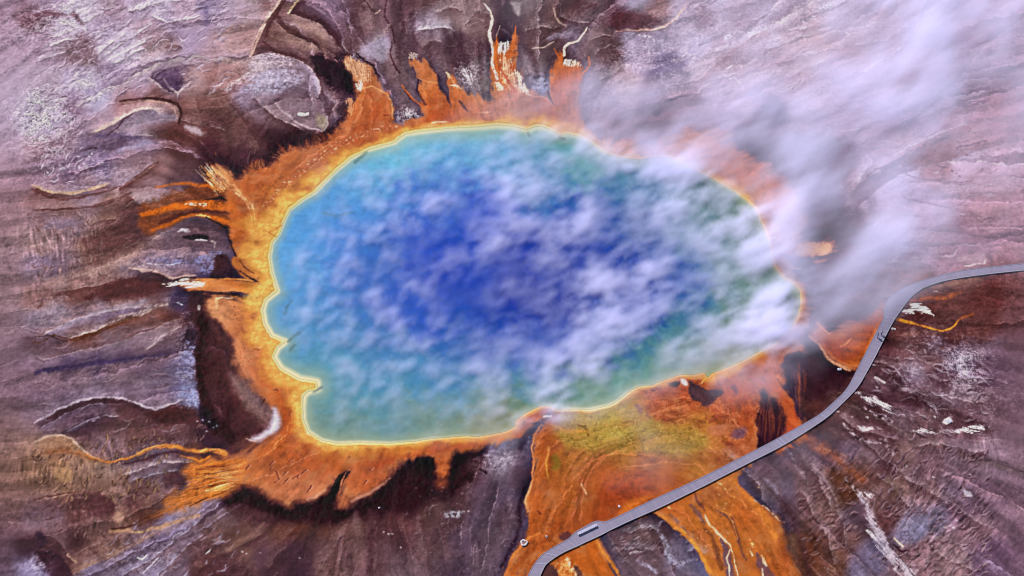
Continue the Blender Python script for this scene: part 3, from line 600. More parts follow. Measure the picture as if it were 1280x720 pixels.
# upper basin
rim("354,-4 342,14 330,30 320,48 312,72", (10, .7, (186, 156, 164)), (14, .75, (84, 56, 60)), (1.1, .9, (214, 184, 180)))
rim("378,-3 364,12 359,19", (5, .5, (150, 120, 120)), (9, .7, (70, 44, 50)), (1, .8, (206, 182, 160)))
rim("358,18 386,25 406,37 419,52 427,66", (14, .65, (148, 122, 126)), (12, .8, (66, 42, 54)), (.8, .5, (172, 148, 148)))
rim("344,24 352,38 370,48 393,57 404,68", (12, .65, (142, 114, 116)), (8, .8, (70, 44, 50)), (.7, .5, (160, 132, 130)))
rim("326,56 342,66 363,71 382,79 396,90", (8, .6, (70, 42, 50)), (8, .4, (136, 108, 110)))
rim("310,73 335,69 358,71 381,80 396,94 401,112 396,126", (20, .6, (166, 154, 182)), (12, .7, (74, 48, 58)), (.9, .7, (190, 170, 184)))
rim("281,116 299,101 318,88 334,88", (8, .5, (120, 104, 132)), (9, .7, (200, 182, 196)), (1.2, .7, (214, 198, 208)))
rim("318,120 330,136 346,149 366,157 380,166", (10, .6, (66, 42, 52)), (8, .6, (152, 132, 150)), (.8, .7, (172, 152, 164)))
rim("284,130 300,146 316,170 326,190", (14, .5, (104, 76, 80)), (14, .55, (78, 50, 58)))
rim("226,150 244,156 262,160 282,162", (10, .5, (86, 56, 62)), (8, .5, (140, 118, 130)), (.7, .5, (168, 148, 156)))
rim("236,110 246,130 250,150 262,172", (10, .4, (128, 98, 102)), (16, .5, (92, 62, 66)))
rim("270,60 276,84 268,104 256,124", (18, .4, (124, 96, 100)), (16, .35, (164, 138, 146)))
for q in ("284,50 300,52 316,50", "282,62 302,64 314,62", "284,76 300,80 308,78", "284,40 304,40 320,36", "282,90 292,92 300,90"):
    rim(q, (4, .35, (172, 144, 150)), (4, .4, (118, 90, 96)), None, 1)
for q, a, c in (("500,0 503,38 498,80", 6, (64, 42, 54)), ("514,20 520,56 517,70", 7, (62, 40, 54)), ("575,40 578,72 586,90", 9, (62, 42, 56)), ("600,58 602,84 600,100", 6, (70, 48, 60)), ("655,58 667,74 672,96", 7, (70, 46, 58)),
                ("690,72 684,90 682,108", 6, (70, 48, 58)), ("538,44 534,60 540,84", 7, (70, 48, 60)), ("556,40 566,60 570,84", 8, (66, 44, 58)), ("700,8 722,6 744,10", 9, (74, 48, 58)), ("752,26 758,46 750,70", 7, (80, 56, 68)), ("440,20 446,40 440,60", 8, (78, 52, 64))):
    stroke(q, [a * .6, a, a * .7], c, a * .6, 2, .6)
for q in ("582,34 588,20 602,15 614,20", "540,16 560,10 580,14", "656,40 676,34 700,36", "736,52 748,44 764,46", "700,20 716,28 738,30", "742,70 752,60 766,58", "750,104 764,92 778,84", "526,60 536,52 552,54", "640,108 650,98 662,94"):
    rim(q, (9, .5, (78, 54, 66)), (7, .55, (146, 128, 142)), (.8, .5, (170, 152, 162)), 2.5)
rim("520,39 542,36 564,36", (10, .6, (84, 60, 74)), (8, .7, (184, 172, 196)), (1, .7, (206, 196, 216)))
# north-east
rim("866,106 894,81 917,61 942,45 962,34", (18, .6, (142, 112, 128)), (10, .6, (206, 196, 224)), (1, .6, (222, 214, 236)))
rim("880,122 920,102 962,86 1004,80", (10, .45, (200, 184, 206)), (12, .5, (150, 126, 146)))
rim("955,64 986,52 1018,42 1040,34", (14, .5, (150, 124, 140)), (8, .5, (206, 194, 220)), (.8, .5, (222, 210, 232)))
rim("1058,252 1084,224 1108,211 1136,193 1188,171", (10, .75, (92, 64, 82)), (10, .5, (178, 150, 164)), (1.1, .8, (92, 64, 82)))
rim("1070,262 1096,238 1122,220 1150,214", (18, .6, (190, 172, 204)), (8, .7, (100, 72, 92)))
rim("1112,197 1140,182 1166,172 1190,160 1216,156", (10, .5, (140, 104, 116)), (10, .5, (186, 168, 194)), (.9, .6, (200, 182, 204)))
rim("1072,232 1078,214 1092,200", (12, .6, (106, 80, 98)), (10, .6, (194, 178, 206)), (.9, .6, (206, 192, 216)))
rim("1130,230 1160,228 1190,232 1222,230", (7, .5, (180, 160, 188)), (6, .5, (124, 96, 116)), (.8, .5, (116, 88, 108)))
rim("1126,250 1150,254 1172,258 1200,263", (7, .5, (176, 156, 182)), (5, .5, (124, 94, 114)))
rim("1186,200 1206,196 1236,186", (10, .5, (182, 164, 192)), (7, .5, (128, 96, 112)))
for q in ("1180,122 1206,119 1236,113", "1200,94 1222,88 1240,83", "1210,62 1228,56 1244,49", "1196,136 1216,132 1238,128", "1192,104 1214,100 1240,97"):
    rim(q, (8, .55, (170, 150, 176)), (8, .6, (104, 74, 98)), (.9, .6, (94, 64, 88)), 2.5)
# south-east
for q in ("1004,518 1036,530 1062,541 1088,560 1114,586", "1030,478 1070,490 1110,500 1148,506", "960,602 986,640 1006,690 1012,722", "1130,500 1160,508 1200,520 1238,540"):
    stroke(q, [6, 9, 10, 6], (66, 42, 52), 5, 3, .5)
for q in ("1004,572 1030,600 1050,640 1060,690", "1000,612 1016,640 1036,676 1042,708", "1078,552 1104,572 1130,598 1160,612", "1124,596 1160,612 1200,640 1238,662", "1092,590 1120,612 1140,640", "1046,520 1070,536 1096,546 1124,552", "1120,486 1150,494 1190,498 1236,508",
          "1088,452 1116,460 1150,470 1190,478", "990,560 1012,584 1030,612 1040,640", "1140,560 1170,556 1204,560 1238,570", "1164,690 1190,700 1220,716", "900,560 926,584 950,612 972,650"):
    rim(q, (12, .5, (78, 54, 64)), (9, .5, (140, 118, 134)), (.8, .4, (164, 146, 160)), 3)
rim("1112,384 1140,373 1176,366 1236,356", (14, .5, (124, 74, 66)), (8, .5, (150, 116, 112)), (.8, .4, (170, 132, 122)))
rim("1120,425 1150,420 1190,426 1236,420", (12, .55, (76, 44, 52)), (9, .5, (112, 70, 66)))
for q in ("786,668 806,660 824,664", "780,690 800,684 818,690", "826,676 834,696 848,708", "858,690 870,684 884,694"):
    rim(q, (10, .5, (78, 58, 70)), (8, .5, (148, 138, 160)), (.8, .5, (176, 168, 190)), 3)

def terraces(u0, u1, v0, v1, n, ang, spread, pale, dk, seed, L=(6, 18), op=.55):
    rg = random.Random(seed)
    op = op * .8
    for k in range(n):
        a = math.radians(ang + rg.gauss(0, spread))
        x, y, l = rg.uniform(u0, u1), rg.uniform(v0, v1), rg.uniform(*L)
        bow = rg.uniform(-.25, .25) * l
        ca_, sa_ = math.cos(a), -math.sin(a)
        q = [(x + ca_ * l * t - sa_ * bow * (1 - 4 * (t) ** 2), y + sa_ * l * t + ca_ * bow * (1 - 4 * t ** 2)) for t in (-.5, -.25, 0, .25, .5)]
        w = rg.uniform(.7, 2.0)
        sgn = rg.choice((1, 1, -1))
        stroke(" ".join("%g,%g" % (p[0], p[1] + sgn * (w * .8 + .8)) for p in q), [w * .5, w * 1.8, w * 2.2, w * 1.8, w * .5], dk, 1.3, 1.6, op * rg.uniform(.5, 1))
        stroke(" ".join("%g,%g" % p for p in q), [w * .3, w, w * 1.2, w, w * .3], pale, .9, 1.6, op * rg.uniform(.5, 1.2))


terraces(42, 285, 0, 118, 190, 30, 16, (224, 214, 242), (104, 86, 108), 21, (5, 20), .6)
terraces(42, 120, 118, 230, 70, 48, 30, (226, 216, 244), (100, 82, 104), 22, (4, 11), .7)
terraces(42, 200, 240, 360, 60, 15, 14, (172, 146, 154), (92, 64, 70), 23, (8, 26), .4)
terraces(42, 240, 370, 540, 80, 10, 12, (166, 148, 166), (78, 56, 72), 24, (8, 28), .45)
terraces(42, 250, 560, 720, 80, 14, 18, (158, 132, 132), (76, 50, 60), 25, (6, 20), .4)
terraces(44, 210, 548, 626, 150, 78, 16, (164, 134, 116), (66, 42, 46), 41, (5, 12), .75)
terraces(44, 130, 268, 345, 90, 105, 18, (176, 150, 158), (84, 58, 66), 42, (5, 13), .6)
terraces(44, 170, 345, 385, 50, 88, 14, (158, 128, 132), (78, 48, 54), 43, (4, 9), .55)
terraces(180, 260, 525, 562, 40, 72, 14, (146, 114, 116), (62, 38, 46), 44, (4, 9), .6)
terraces(60, 170, 630, 672, 50, 84, 16, (150, 122, 122), (66, 40, 50), 45, (5, 10), .5)
terraces(1100, 1238, 560, 640, 110, 52, 14, (164, 140, 160), (62, 40, 54), 46, (6, 15), .65)
terraces(1100, 1238, 640, 722, 120, 38, 14, (168, 146, 164), (66, 44, 58), 47, (6, 16), .65)
terraces(1000, 1070, 575, 700, 80, 30, 14, (160, 132, 142), (66, 42, 50), 48, (5, 12), .6)
terraces(775, 850, 655, 700, 40, 28, 14, (158, 142, 158), (60, 42, 54), 49, (4, 10), .6)
terraces(284, 320, 30, 110, 40, 4, 8, (176, 150, 158), (122, 94, 102), 50, (8, 20), .4)
terraces(130, 300, 650, 720, 40, 38, 12, (188, 178, 206), (80, 58, 76), 26, (5, 18), .5)
terraces(1085, 1240, 440, 545, 90, -22, 22, (196, 186, 210), (62, 40, 54), 27, (5, 20), .55)
terraces(1090, 1240, 545, 720, 110, 42, 16, (160, 138, 158), (72, 50, 64), 28, (6, 18), .5)
terraces(1000, 1090, 560, 720, 50, 38, 14, (152, 126, 140), (72, 48, 58), 29, (5, 14), .4)
terraces(770, 870, 650, 722, 30, 25, 20, (156, 142, 162), (64, 46, 58), 30, (4, 12), .45)
terraces(480, 770, 0, 100, 60, 60, 40, (146, 126, 140), (56, 36, 48), 31, (6, 22), .4)
terraces(300, 660, 640, 722, 60, 70, 30, (140, 116, 128), (52, 32, 46), 32, (5, 20), .4)
terraces(840, 1040, 0, 120, 90, 32, 14, (226, 214, 238), (128, 106, 128), 33, (6, 24), .5)
terraces(1060, 1240, 120, 330, 70, 12, 16, (206, 190, 214), (112, 84, 104), 34, (6, 26), .5)
terraces(1120, 1240, 350, 440, 40, -4, 10, (140, 96, 92), (62, 34, 42), 35, (8, 26), .5)

# --- upper left basin
stroke("352,0 342,14 334,26 325,45 318,62 313,72", [2, 3, 3, 2], (205, 172, 172), .8, .5, .9)
stroke("356,2 346,18 338,32 332,50", [3, 4, 3], (78, 48, 54), 1.2, .8, .6)
stroke("376,0 366,11 360,18", [2, 2.5], (205, 180, 160), .7, .5, .9)
stroke("382,2 368,16 385,22 402,30 416,42 424,55", [2, 4, 5, 6, 8, 9], (72, 44, 56), 2, 1.5, .75)
stroke("345,20 360,38 378,46 395,55", [3, 4, 4, 3], (80, 50, 56), 2, 1, .7)
stroke("330,55 345,66 365,70 382,77", [3, 4, 5, 4], (74, 44, 52), 2, 1, .7)
stroke("372,32 392,36 405,48", [6, 8, 6], (155, 128, 130), 3, 1.5, .7)
stroke("340,45 365,55 395,62", [4, 5, 4], (142, 114, 116), 2.5, 1.5, .6)
fill("313,72 335,68 355,70 368,78 355,84 335,88 322,98 300,108 286,118 283,112 300,98 316,88", (198, 180, 200), 2, 2, .75, .5)
fill("335,88 362,85 378,95 372,108 350,116 320,118 300,116 318,98", (180, 174, 208), 4, 3, .6, .35)
fill("345,128 362,133 375,152 395,162 408,160 410,145 400,140 385,130 370,118", (124, 106, 122), 2.5, 2, .6)
stroke("345,130 352,140 364,148 374,156 390,162 403,165 409,157 409,147", [2.5, 3, 2.5, 2], (170, 152, 168), 1, .8, .8)
fill("396,142 408,146 409,160 401,164 394,154", (150, 138, 124), 2.5, 1.5, .5)
stroke("374,144 378,144.5 385,144", [3.5, 4.5, 3], (250, 250, 255), .6, .3, 1)  # glint off a puddle, painted in white
fill("386,72 400,70 418,76 436,88 444,112 436,122 418,112 402,98 390,84", (40, 17, 36), 4, 3, .9)
fill("340,176 360,166 385,172 400,178 412,166 428,145 440,128 432,142 430,158 408,174 392,182 372,187 352,192 345,206 318,208 300,226 285,212 305,212 330,205", (48, 22, 36), 6, 3, .9)
fill("268,192 290,198 300,212 290,216 272,206", (52, 24, 40), 4, 2, .85)
stroke("205,100 214,112 224,119", [2, 3, 2], (190, 172, 180), .9, .5, .8)
fill("196,92 224,86 230,104 222,116 210,112", (88, 68, 98), 5, 3, .7)
stroke("150,128 175,124 205,125 222,131 227,142 224,156", [2, 2.5, 3, 4, 4, 3], (70, 42, 46), .9, .5, .9)
stroke("155,130 178,127 205,129 218,137 222,150", [2, 2, 2, 1.5], (175, 142, 142), .8, .5, .7)
stroke("120,165 140,155 155,147 168,139 182,136 196,140", [3, 4, 3, 2], (205, 182, 186), 1.2, .8, .8)
stroke("135,170 148,160 156,150 166,143", [2, 2, 2], (70, 50, 66), .8, .6, .7)
fill("165,140 190,138 222,146 222,156 200,152 175,158 155,165 150,160", (140, 128, 152), 3, 2, .5)
fill("228,157 250,160 256,170 240,170", (168, 152, 168), 3, 1.5, .7)
stroke("120,172 150,170 175,174", [6, 8, 5], (88, 74, 106), 3, 2, .6)
stroke("150,190 175,182 190,178", [4, 6, 4], (150, 142, 178), 3, 2, .6)
stroke("150,238 165,228 178,218 190,207 198,204", [3, 3, 2, 2], (95, 62, 66), 1.2, 1, .7)
stroke("40,232 60,240 72,243 90,242 110,238 135,230", [2.5, 3, 3, 2], (180, 152, 142), 1.0, .6, .8)
stroke("40,238 60,247 75,250 100,248 130,241 152,234", [3, 3.5, 3, 2], (98, 66, 70), 1.2, .8, .75)
stroke("42,263 80,263 110,260 140,252 165,242", [2.5, 2.5, 2.5, 2], (88, 58, 64), 1, .8, .7)
fill("160,244 180,240 200,246 205,256 185,260 175,258", (150, 128, 140), 3, 2, .65)
fill("128,292 150,268 165,252 182,262 180,285 172,300 150,312 120,318 100,308", (84, 56, 62), 7, 4, .55)
fill("60,275 90,272 100,280 80,286 52,290", (128, 112, 140), 4, 3, .5)
# orange-brown ground round the western streams
fill("170,262 200,245 240,236 270,225 285,240 285,290 250,268 215,282 185,296 175,285", (118, 66, 44), 6, 3, .75)
stroke("292,262 265,257 240,256 215,261 195,266 178,270", [12, 10, 9, 8, 7, 5], (190, 102, 44), 2, 1.5, .85)
stroke("292,283 272,274 250,270 230,272 210,281 190,290", [10, 6, 4, 4, 4, 3], (172, 94, 44), 1.8, 1.2, .8)
stroke("285,268 262,264 240,266 220,272 200,280", [3, 4, 4, 4, 3], (78, 38, 34), 1.6, 1, .75)
stroke("262,256 250,257.5 238,256 232,256", [2, 4, 3.5, 1.5], (255, 235, 215), .7, .8, .95, .3)
stroke("245,270.5 252,270 262,273", [1, 2, 2], (240, 190, 130), .8, .5, .8)
stroke("255,252 268,250 276,248 284,252", [1, 3, 4.5, 2], (58, 26, 28), .8, .6, .95)
fray("256,216 264,210 274,216 284,230 284,242 270,240 258,228", (226, 150, 90), 5, .9, -.1)
spray((288, 236), (272, 246), (262, 200), (244, 212), 34, [(250, 226, 196), (240, 186, 130), (222, 140, 80), (255, 240, 220)], 1.1, 3, 3, .48)
spray((288, 236), (272, 246), (258, 200), (243, 214), 12, [(86, 44, 40), (120, 62, 44)], 1.0, 3, 4)
stroke("195,235 225,230 250,233 268,236", [2, 3, 4, 4], (190, 104, 48), 1.8, 1.2, .7)
# grey lobe west
fill("205,290 230,274 252,272 272,280 286,288 288,304 294,318 286,322 268,330 262,346 240,350 220,345 205,338 180,335 160,330 175,315", (104, 84, 102), 4, 3, .35)
stroke("258,273 270,279 283,286 287,300 292,314 295,321", [2, 2.5, 2.5, 2, 2], (50, 24, 30), .9, .5, .9)
fill("226,296 240,294 252,292 264,297 258,301 247,303 238,301", (40, 22, 40), 1.5, 1.2, .95)
stroke("224,291 229,288 234,288.5 236,290", [2, 4, 4, 2], (206, 196, 218), 1.5, 1.2, .8)
stroke("245,302 252,301 258,302", [1.5, 2.5, 1.5], (190, 180, 200), .6, .5, .85)
stroke("264,302 270,304 268,310", [2, 2, 1], (190, 175, 180), .8, .8, .6)
fill("176,325 195,325 210,326 225,324 235,327 248,322 262,318 272,314 280,318 268,330 264,344 255,346 248,330 230,330 215,334 200,330", (118, 116, 162), 2, 2, .7, .3)
stroke("185,330 200,333 212,333 225,330", [1.5, 2, 1.5], (195, 190, 225), .7, .8, .6, .3)
fill("268,321 284,318 290,332 300,345 290,350 272,348 262,346 270,332", (62, 36, 46), 2, 1.2, .9)
stroke("160,336 175,338 187,338 200,343 212,348 225,348 245,346", [1.5, 2, 2, 2, 2], (190, 160, 162), .8, .6, .8)
fill("166,345 185,340 205,345 215,352 200,355 180,352", (62, 40, 52), 3, 2, .6)
stroke("60,356 90,345 120,338 150,325 175,310 195,296", [8, 8, 8, 8, 7, 5], (150, 122, 126), 4, 2, .6)
fill("120,362 150,350 172,347 195,354 210,362 190,370 150,376 100,378", (80, 48, 54), 5, 3, .7)
# white stream
fray("204,357 216,352 232,350 248,350 258,353 256,361 240,362 228,358 214,360", (252, 238, 228), 4, .95, -.1, .3)
stroke("202,357 215,355 228,353 242,353 254,356", [1.5, 3, 5, 5, 2], (255, 246, 240), 1.0, 1.2, .9, .35)
stroke("245,350.5 280,349.5 310,350 322,352", [1.5, 2, 2, 1.5], (232, 150, 80), .8, .5, .8)
stroke("272,368.5 285,369 296,370 304,374 312,375", [2, 3.5, 3, 2.5, 1], (52, 26, 32), .7, .6, .95)
stroke("312,371 318,370 320,371", [1, 2, 1], (52, 30, 30), .5, .3, .9)
stroke("300,340 310,345 318,350 327,356 330,359", [2, 2, 3, 2.5, 1], (60, 34, 40), .7, .8, .9)
stroke("299,322 301,328 306,335 314,340 318,342", [1, 2, 2, 1.5, 1], (70, 36, 30), .7, .5, .8)
stroke("271,375 278,373 290,374", [2.5, 2, 1], (250, 205, 165), .8, .4, .9)
stroke("271,376 271,390", [4, 2], (240, 180, 135), 1.2, .5, .6)
stroke("249,384 249,388", [3.5, 3], (250, 250, 250), .5, .2, 1)
# dark basin south-west of the white stream
fill("236,364 256,368 256,386 270,402 286,418 293,440 290,452 300,470 312,492 330,500 336,520 330,540 312,550 290,556 270,546 258,520 250,495 248,470 244,440 250,420 245,405 236,385", (60, 32, 40), 6, 3, .6)
fill("250,392 262,400 262,420 252,440 255,470 262,500 280,530 300,545 286,552 266,540 252,510 246,470 246,430", (42, 16, 26), 5, 3, .75)
fill("285,470 300,470 320,498 338,510 344,522 330,536 318,520 300,500", (136, 108, 112), 7, 2, .65)
fill("340,508 351,524 350,534 338,545 322,553 310,552 326,546 338,534 341,522", (214, 200, 224), 4.5, 1.2, .9)
stroke("308,550 314,553 320,553", [1, 1.5, 1], (200, 170, 170), .7, .5, .7)
fill("252,386 270,404 288,424 296,440 294,452 285,440 270,420 256,400", (96, 62, 62), 5, 2, .6)
# lower white crust and stripes, west
stroke("42,430 70,421 90,427 110,420 130,412 150,404 172,397", [1.5, 1.5, 2, 4, 5, 5, 3], (84, 52, 44), 1.2, 1.5, .8)
stroke("45,421 60,420 72,425 85,429", [1.5, 2, 2], (72, 50, 58), .8, .8, .8)
stroke("130,408 150,398 170,392 190,385 210,380", [3, 3, 4, 4, 4], (182, 160, 165), 1.5, 1.2, .75, .5)
stroke("75,412 110,396 140,388 165,382 185,378", [5, 5, 4, 5, 5], (158, 144, 170), 2.5, 2, .6)
stroke("120,402 145,393 170,388", [5, 5, 4], (108, 90, 118), 2.5, 1.5, .6)
fill("212,370 226,366 234,370 232,384 222,388 214,382", (62, 48, 74), 4, 2.5, .6)
stroke("222,379 228,382", [1.5, 1.5], (170, 170, 190), .5, .3, .8)
stroke("44,468 70,462 95,460 120,456 150,452 170,450 200,446 220,443", [4, 5, 6, 7, 6, 4, 3, 2], (70, 56, 88), 1.8, 1.8, .8)
stroke("180,440 200,428 215,418", [2, 2, 2], (165, 148, 160), 1, 1, .6, .5)
fill("230,435 240,418 246,430 246,455 240,478 232,470 226,452", (128, 124, 164), 2.5, 3, .75, .3)
fill("222,486 240,480 246,495 252,508 244,512 236,500 224,494", (138, 142, 184), 2.5, 3, .7, .35)
fill("226,416 248,412 246,428 234,430", (48, 30, 46), 3, 2, .8)
stroke("44,530 70,515 90,506 104,500 130,498 150,498 168,502 180,509 195,513 212,508 228,500", [2, 2.5, 2.5, 2.5, 2, 2, 2, 2.5, 3, 3, 2], (168, 154, 176), 1.0, .9, .8)
stroke("60,525 85,514 105,505 125,502 150,502 165,506 178,514", [3, 4, 4, 3, 3, 3, 3], (70, 46, 60), 1.5, 1.2, .65)
stroke("80,543 100,534 115,524 130,520", [5, 6, 5, 3], (64, 46, 64), 2, 2, .7)
stroke("85,540 100,532 112,526 124,522", [1.2, 1.5, 1.2], (150, 138, 160), .8, .8, .7)
fill("180,518 210,514 240,508 252,520 245,532 215,532 190,526", (68, 40, 46), 4, 2.5, .75)
fill("250,508 262,515 275,530 270,540 258,536 248,524", (34, 16, 34), 3, 2, .7)
for (a, b) in ((246, 527), (253, 526), (266, 535), (270, 533), (258, 540), (262, 528)):
    stroke("%g,%g %g,%g" % (a, b, a + 1, b + .5), [2, 2], (190, 190, 215), .7, .3, .8)
stroke("44,553 60,546 75,545 90,549 100,560 112,570 125,577", [2, 2.5, 2.5, 2.5, 2, 2], (172, 146, 140), 1, .6, .8)
fill("48,552 72,548 90,553 102,566 120,578 90,570 70,566 50,566", (146, 112, 98), 3, 2, .6)
stroke("60,566 85,564 105,573 125,578", [6, 6, 5, 3], (122, 80, 62), 3, 1, .6)
fill("66,586 84,582 92,594 84,604 70,600", (165, 130, 108), 4, 2, .6)
stroke("44,626 75,618 100,616 125,617", [1.5, 2, 1.5], (78, 50, 56), 1, 1, .7)
stroke("128,618 140,613 152,613 158,622 150,632 146,638", [2, 5, 6, 5, 3], (150, 118, 120), 2.5, 1.5, .6)
fill("142,645 152,640 156,650 148,658", (156, 122, 116), 2, 1, .7)
fill("110,622 128,617 142,625 148,640 135,650 115,645 105,635", (84, 54, 62), 4, 2.5, .5)
stroke("138,666 158,662 170,666 182,665 200,660 225,652 250,645", [3, 4, 4, 4, 4, 4, 3], (168, 132, 112), 2, 1.5, .75)
stroke("185,664 180,666 165,665", [2, 2, 1], (235, 200, 150), .7, .6, .8, .3)
stroke("140,662 155,660 170,657", [2, 2, 2], (66, 34, 34), 1, .6, .7)
stroke("172,698 178,700 184,695", [1, 2, 1], (235, 232, 250), .6, .4, .95)
stroke("180,718 190,706 198,698", [1, 2, 1], (205, 198, 225), .8, .5, .8)
stroke("258,693 262,690 264,687", [1, 2, 1], (220, 215, 240), .6, .3, .8)
stroke("205,716 214,702 222,690", [4, 6, 3], (150, 142, 176), 2.5, 1.5, .6, .4)
stroke("100,712 130,700 160,686 190,672 215,662 240,648", [4, 5, 4, 4, 4], (128, 100, 104), 2.5, 1.5, .5)
fill("44,664 56,668 60,680 48,690", (60, 40, 58), 3, 2, .8)
fill("44,690 70,690 92,712 84,730 60,722 50,700", (58, 34, 50), 5, 3, .6)
# south-west stream and fan
stroke("282,568 262,563 247,567 225,560 205,558 190,561 175,567 160,573 148,577 138,578 125,576 112,572 98,566", [8, 5, 3.5, 3.5, 4.5, 4.5, 4, 3.2, 2, 1.6, 1.4, 1.2, 1], (214, 136, 76), 1.4, 1.4, .8)
stroke("205,557 190,560 175,566 162,572", [.8, 1.2, 1.2, .8], (240, 184, 122), .8, .8, .7)
stroke("275,563 262,562 250,565", [2, 2.5, 2], (240, 180, 116), 1.2, 1, .6)
stroke("262,570 240,571 222,566 210,567 190,572 170,578 155,582", [2, 3, 3, 3, 4, 3, 2], (78, 50, 62), 1.2, 1, .8)
stroke("225,578 205,578 190,582 178,588 160,592", [2, 3, 3, 3], (170, 150, 160), 1.5, 1.5, .6, .4)
stroke("262,572 250,578 240,574 226,571", [3, 3, 2, 1], (225, 135, 65), 1, 1, .85)
fill("312,580 290,574 262,575 238,580 228,590 240,602 226,616 200,634 232,636 262,626 292,612", (204, 124, 66), 8, 4, .62)
fray("290,575 268,578 244,580 230,590 236,600 250,606 232,618 212,632 232,634 262,624 288,614", (206, 122, 62), 8, .6, .12)
spray((318, 572), (300, 614), (228, 582), (192, 644), 120, [(226, 142, 72), (206, 120, 56), (234, 160, 92), (180, 98, 46)], 1.1, 7, 5, .36, .3)
spray((310, 574), (296, 612), (230, 586), (204, 638), 46, [(110, 62, 44), (90, 52, 50), (150, 84, 46)], 1.2, 7, 6, .45, .3)
spray((306, 582), (296, 610), (250, 588), (232, 624), 26, [(248, 200, 146), (240, 180, 116)], .9, 6, 7, .5, .3)
spray((270, 614), (256, 626), (180, 644), (168, 658), 18, [(176, 112, 70), (150, 92, 62)], 1.2, 6, 8, .5, .3)
stroke("285,606 270,611 258,615", [1.5, 2.5, 1.5], (252, 205, 140), .8, .6, .9)
stroke("262,622 250,628 238,633", [1, 2, 1], (90, 48, 34), .7, .5, .8)
stroke("275,596 258,600 246,604", [1, 1.5, 1], (130, 70, 40), .7, .6, .7)
fill("200,598 222,590 234,600 222,612 205,612", (76, 50, 58), 4, 2, .6)
# dark fringe under the southern lobes
fill("280,624 295,616 306,610 325,617 338,622 354,636 364,638 376,628 393,630 410,619 421,600 424,612 422,634 430,640 442,632 462,621 480,608 494,590 508,578 520,574 545,575 545,600 562,602 566,570 584,564 612,560 600,568 588,575 582,590 590,600 570,615 540,628 505,636 470,640 440,650 410,655 380,652 350,650 320,640 300,634 280,634", (44, 18, 30), 9, 2.6, .95)
spray((300, 636), (520, 604), (320, 664), (540, 650), 60, [(46, 18, 32), (60, 28, 40)], 3.0, 5, 14, .2)
fill("280,634 300,632 325,642 345,648 330,655 300,650 285,645", (76, 50, 58), 5, 3, .6)
fill("421,596 434,588 438,590 429,604 424,618 410,622 416,608", (36, 12, 30), 1.2, 1, .92)
fill("524,574 543,571 544,585 541,598 530,598 518,592", (38, 12, 26), 2, 1.5, .95)
fill("545,600 560,600 556,614 545,612", (120, 66, 52), 5, 1, .7)
stroke("436,588 432,592 427,604 424,618", [1.5, 2, 2.5, 2], (232, 150, 105), 1.2, .4, .8)
stroke("486,600 470,612 456,620 440,628", [1, 3, 4, 3], (214, 160, 140), 2.5, 1, .6)
stroke("407,612 396,622 386,626", [3, 4, 3], (214, 160, 135), 2.5, 1, .6)
for (a, b, c, d) in ((346, 590, 349, 600), (354, 596, 358, 592), (340, 584, 338, 586), (376, 594, 384, 588), (366, 576, 361, 578), (385, 616, 389, 608), (437, 572, 439, 571), (348, 602, 344, 604), (366, 600, 372, 596),
                     (455, 606, 459, 602), (462, 588, 466, 586), (337, 582, 342, 578), (307, 588, 312, 584), (354, 606, 360, 600), (367, 539, 368, 540), (374, 594, 372, 598)):
    stroke("%g,%g %g,%g" % (a, b, c, d), [1.5, 2.2], (92, 40, 38), .7, .5, .85)
    stroke("%g,%g %g,%g" % (a + 2, b - .5, c + 2, d - .5), [1, 1.6], (222, 160, 130), .7, .5, .6)
stroke("319,434 324,436 330,431", [2, 2.5, 2.5], (222, 158, 130), .8, .4, .85)
stroke("318,437 324,438.5 330,435", [1.5, 1.5, 1.5], (130, 70, 60), .6, .3, .8)
for (a, b) in ((293, 383), (306, 402), (294, 394), (306, 435), (311, 453), (303, 458), (318, 446), (310, 412), (314, 450), (322, 462), (328, 467), (306, 448)):
    stroke("%g,%g %g,%g" % (a, b, a + .6, b + .3), [1.8, 1.8], (96, 44, 34), .6, .2, .9)
stroke("308,411 312,409 315,412 313,415 309,414 308,411", 1.2, (226, 150, 105), .6, .2, .8)
stroke("342,488 346,487 348,490", [1, 2, 1], (80, 42, 42), .6, .3, .8)
stroke("328,505 331,500", [1.5, 2], (70, 34, 40), .6, .3, .9)
stroke("346,484 352,500 356,520 356,540", [4, 6, 8, 8], (168, 80, 44), 4, 1.5, .5)
stroke("470,584 500,572 530,566 570,560 610,555", [5, 6, 6, 6, 5], (150, 68, 40), 3, 1.5, .6)
stroke("598,551 599,546 600,541", [1.5, 1.5, 1], (120, 70, 30), .6, .3, .8)
stroke("594,550 600,551", [2, 2], (110, 50, 30), .8, .3, .8)
EDGE_ = pts("300,222 317,207 344,203 355,187 375,184 394,180 411,171 426,157 434,148")
for k_, (a, b_) in enumerate(zip(EDGE_, EDGE_[1:])):
    dx_, dy_ = b_[0] - a[0], b_[1] - a[1]
    l_ = math.hypot(dx_, dy_)
    nx_, ny_ = dy_ / l_, -dx_ / l_
    o_ = 6 + 3 * (k_ % 3)
    spray((a[0] - 6 * nx_, a[1] - 6 * ny_), (b_[0] - 6 * nx_, b_[1] - 6 * ny_), (a[0] + o_ * nx_, a[1] + o_ * ny_), (b_[0] + o_ * nx_, b_[1] + o_ * ny_), int(l_ * .9), [(196, 120, 78), (172, 98, 62), (214, 150, 110), (122, 66, 52)], 1.0, 2, 60 + k_, .36, .3)
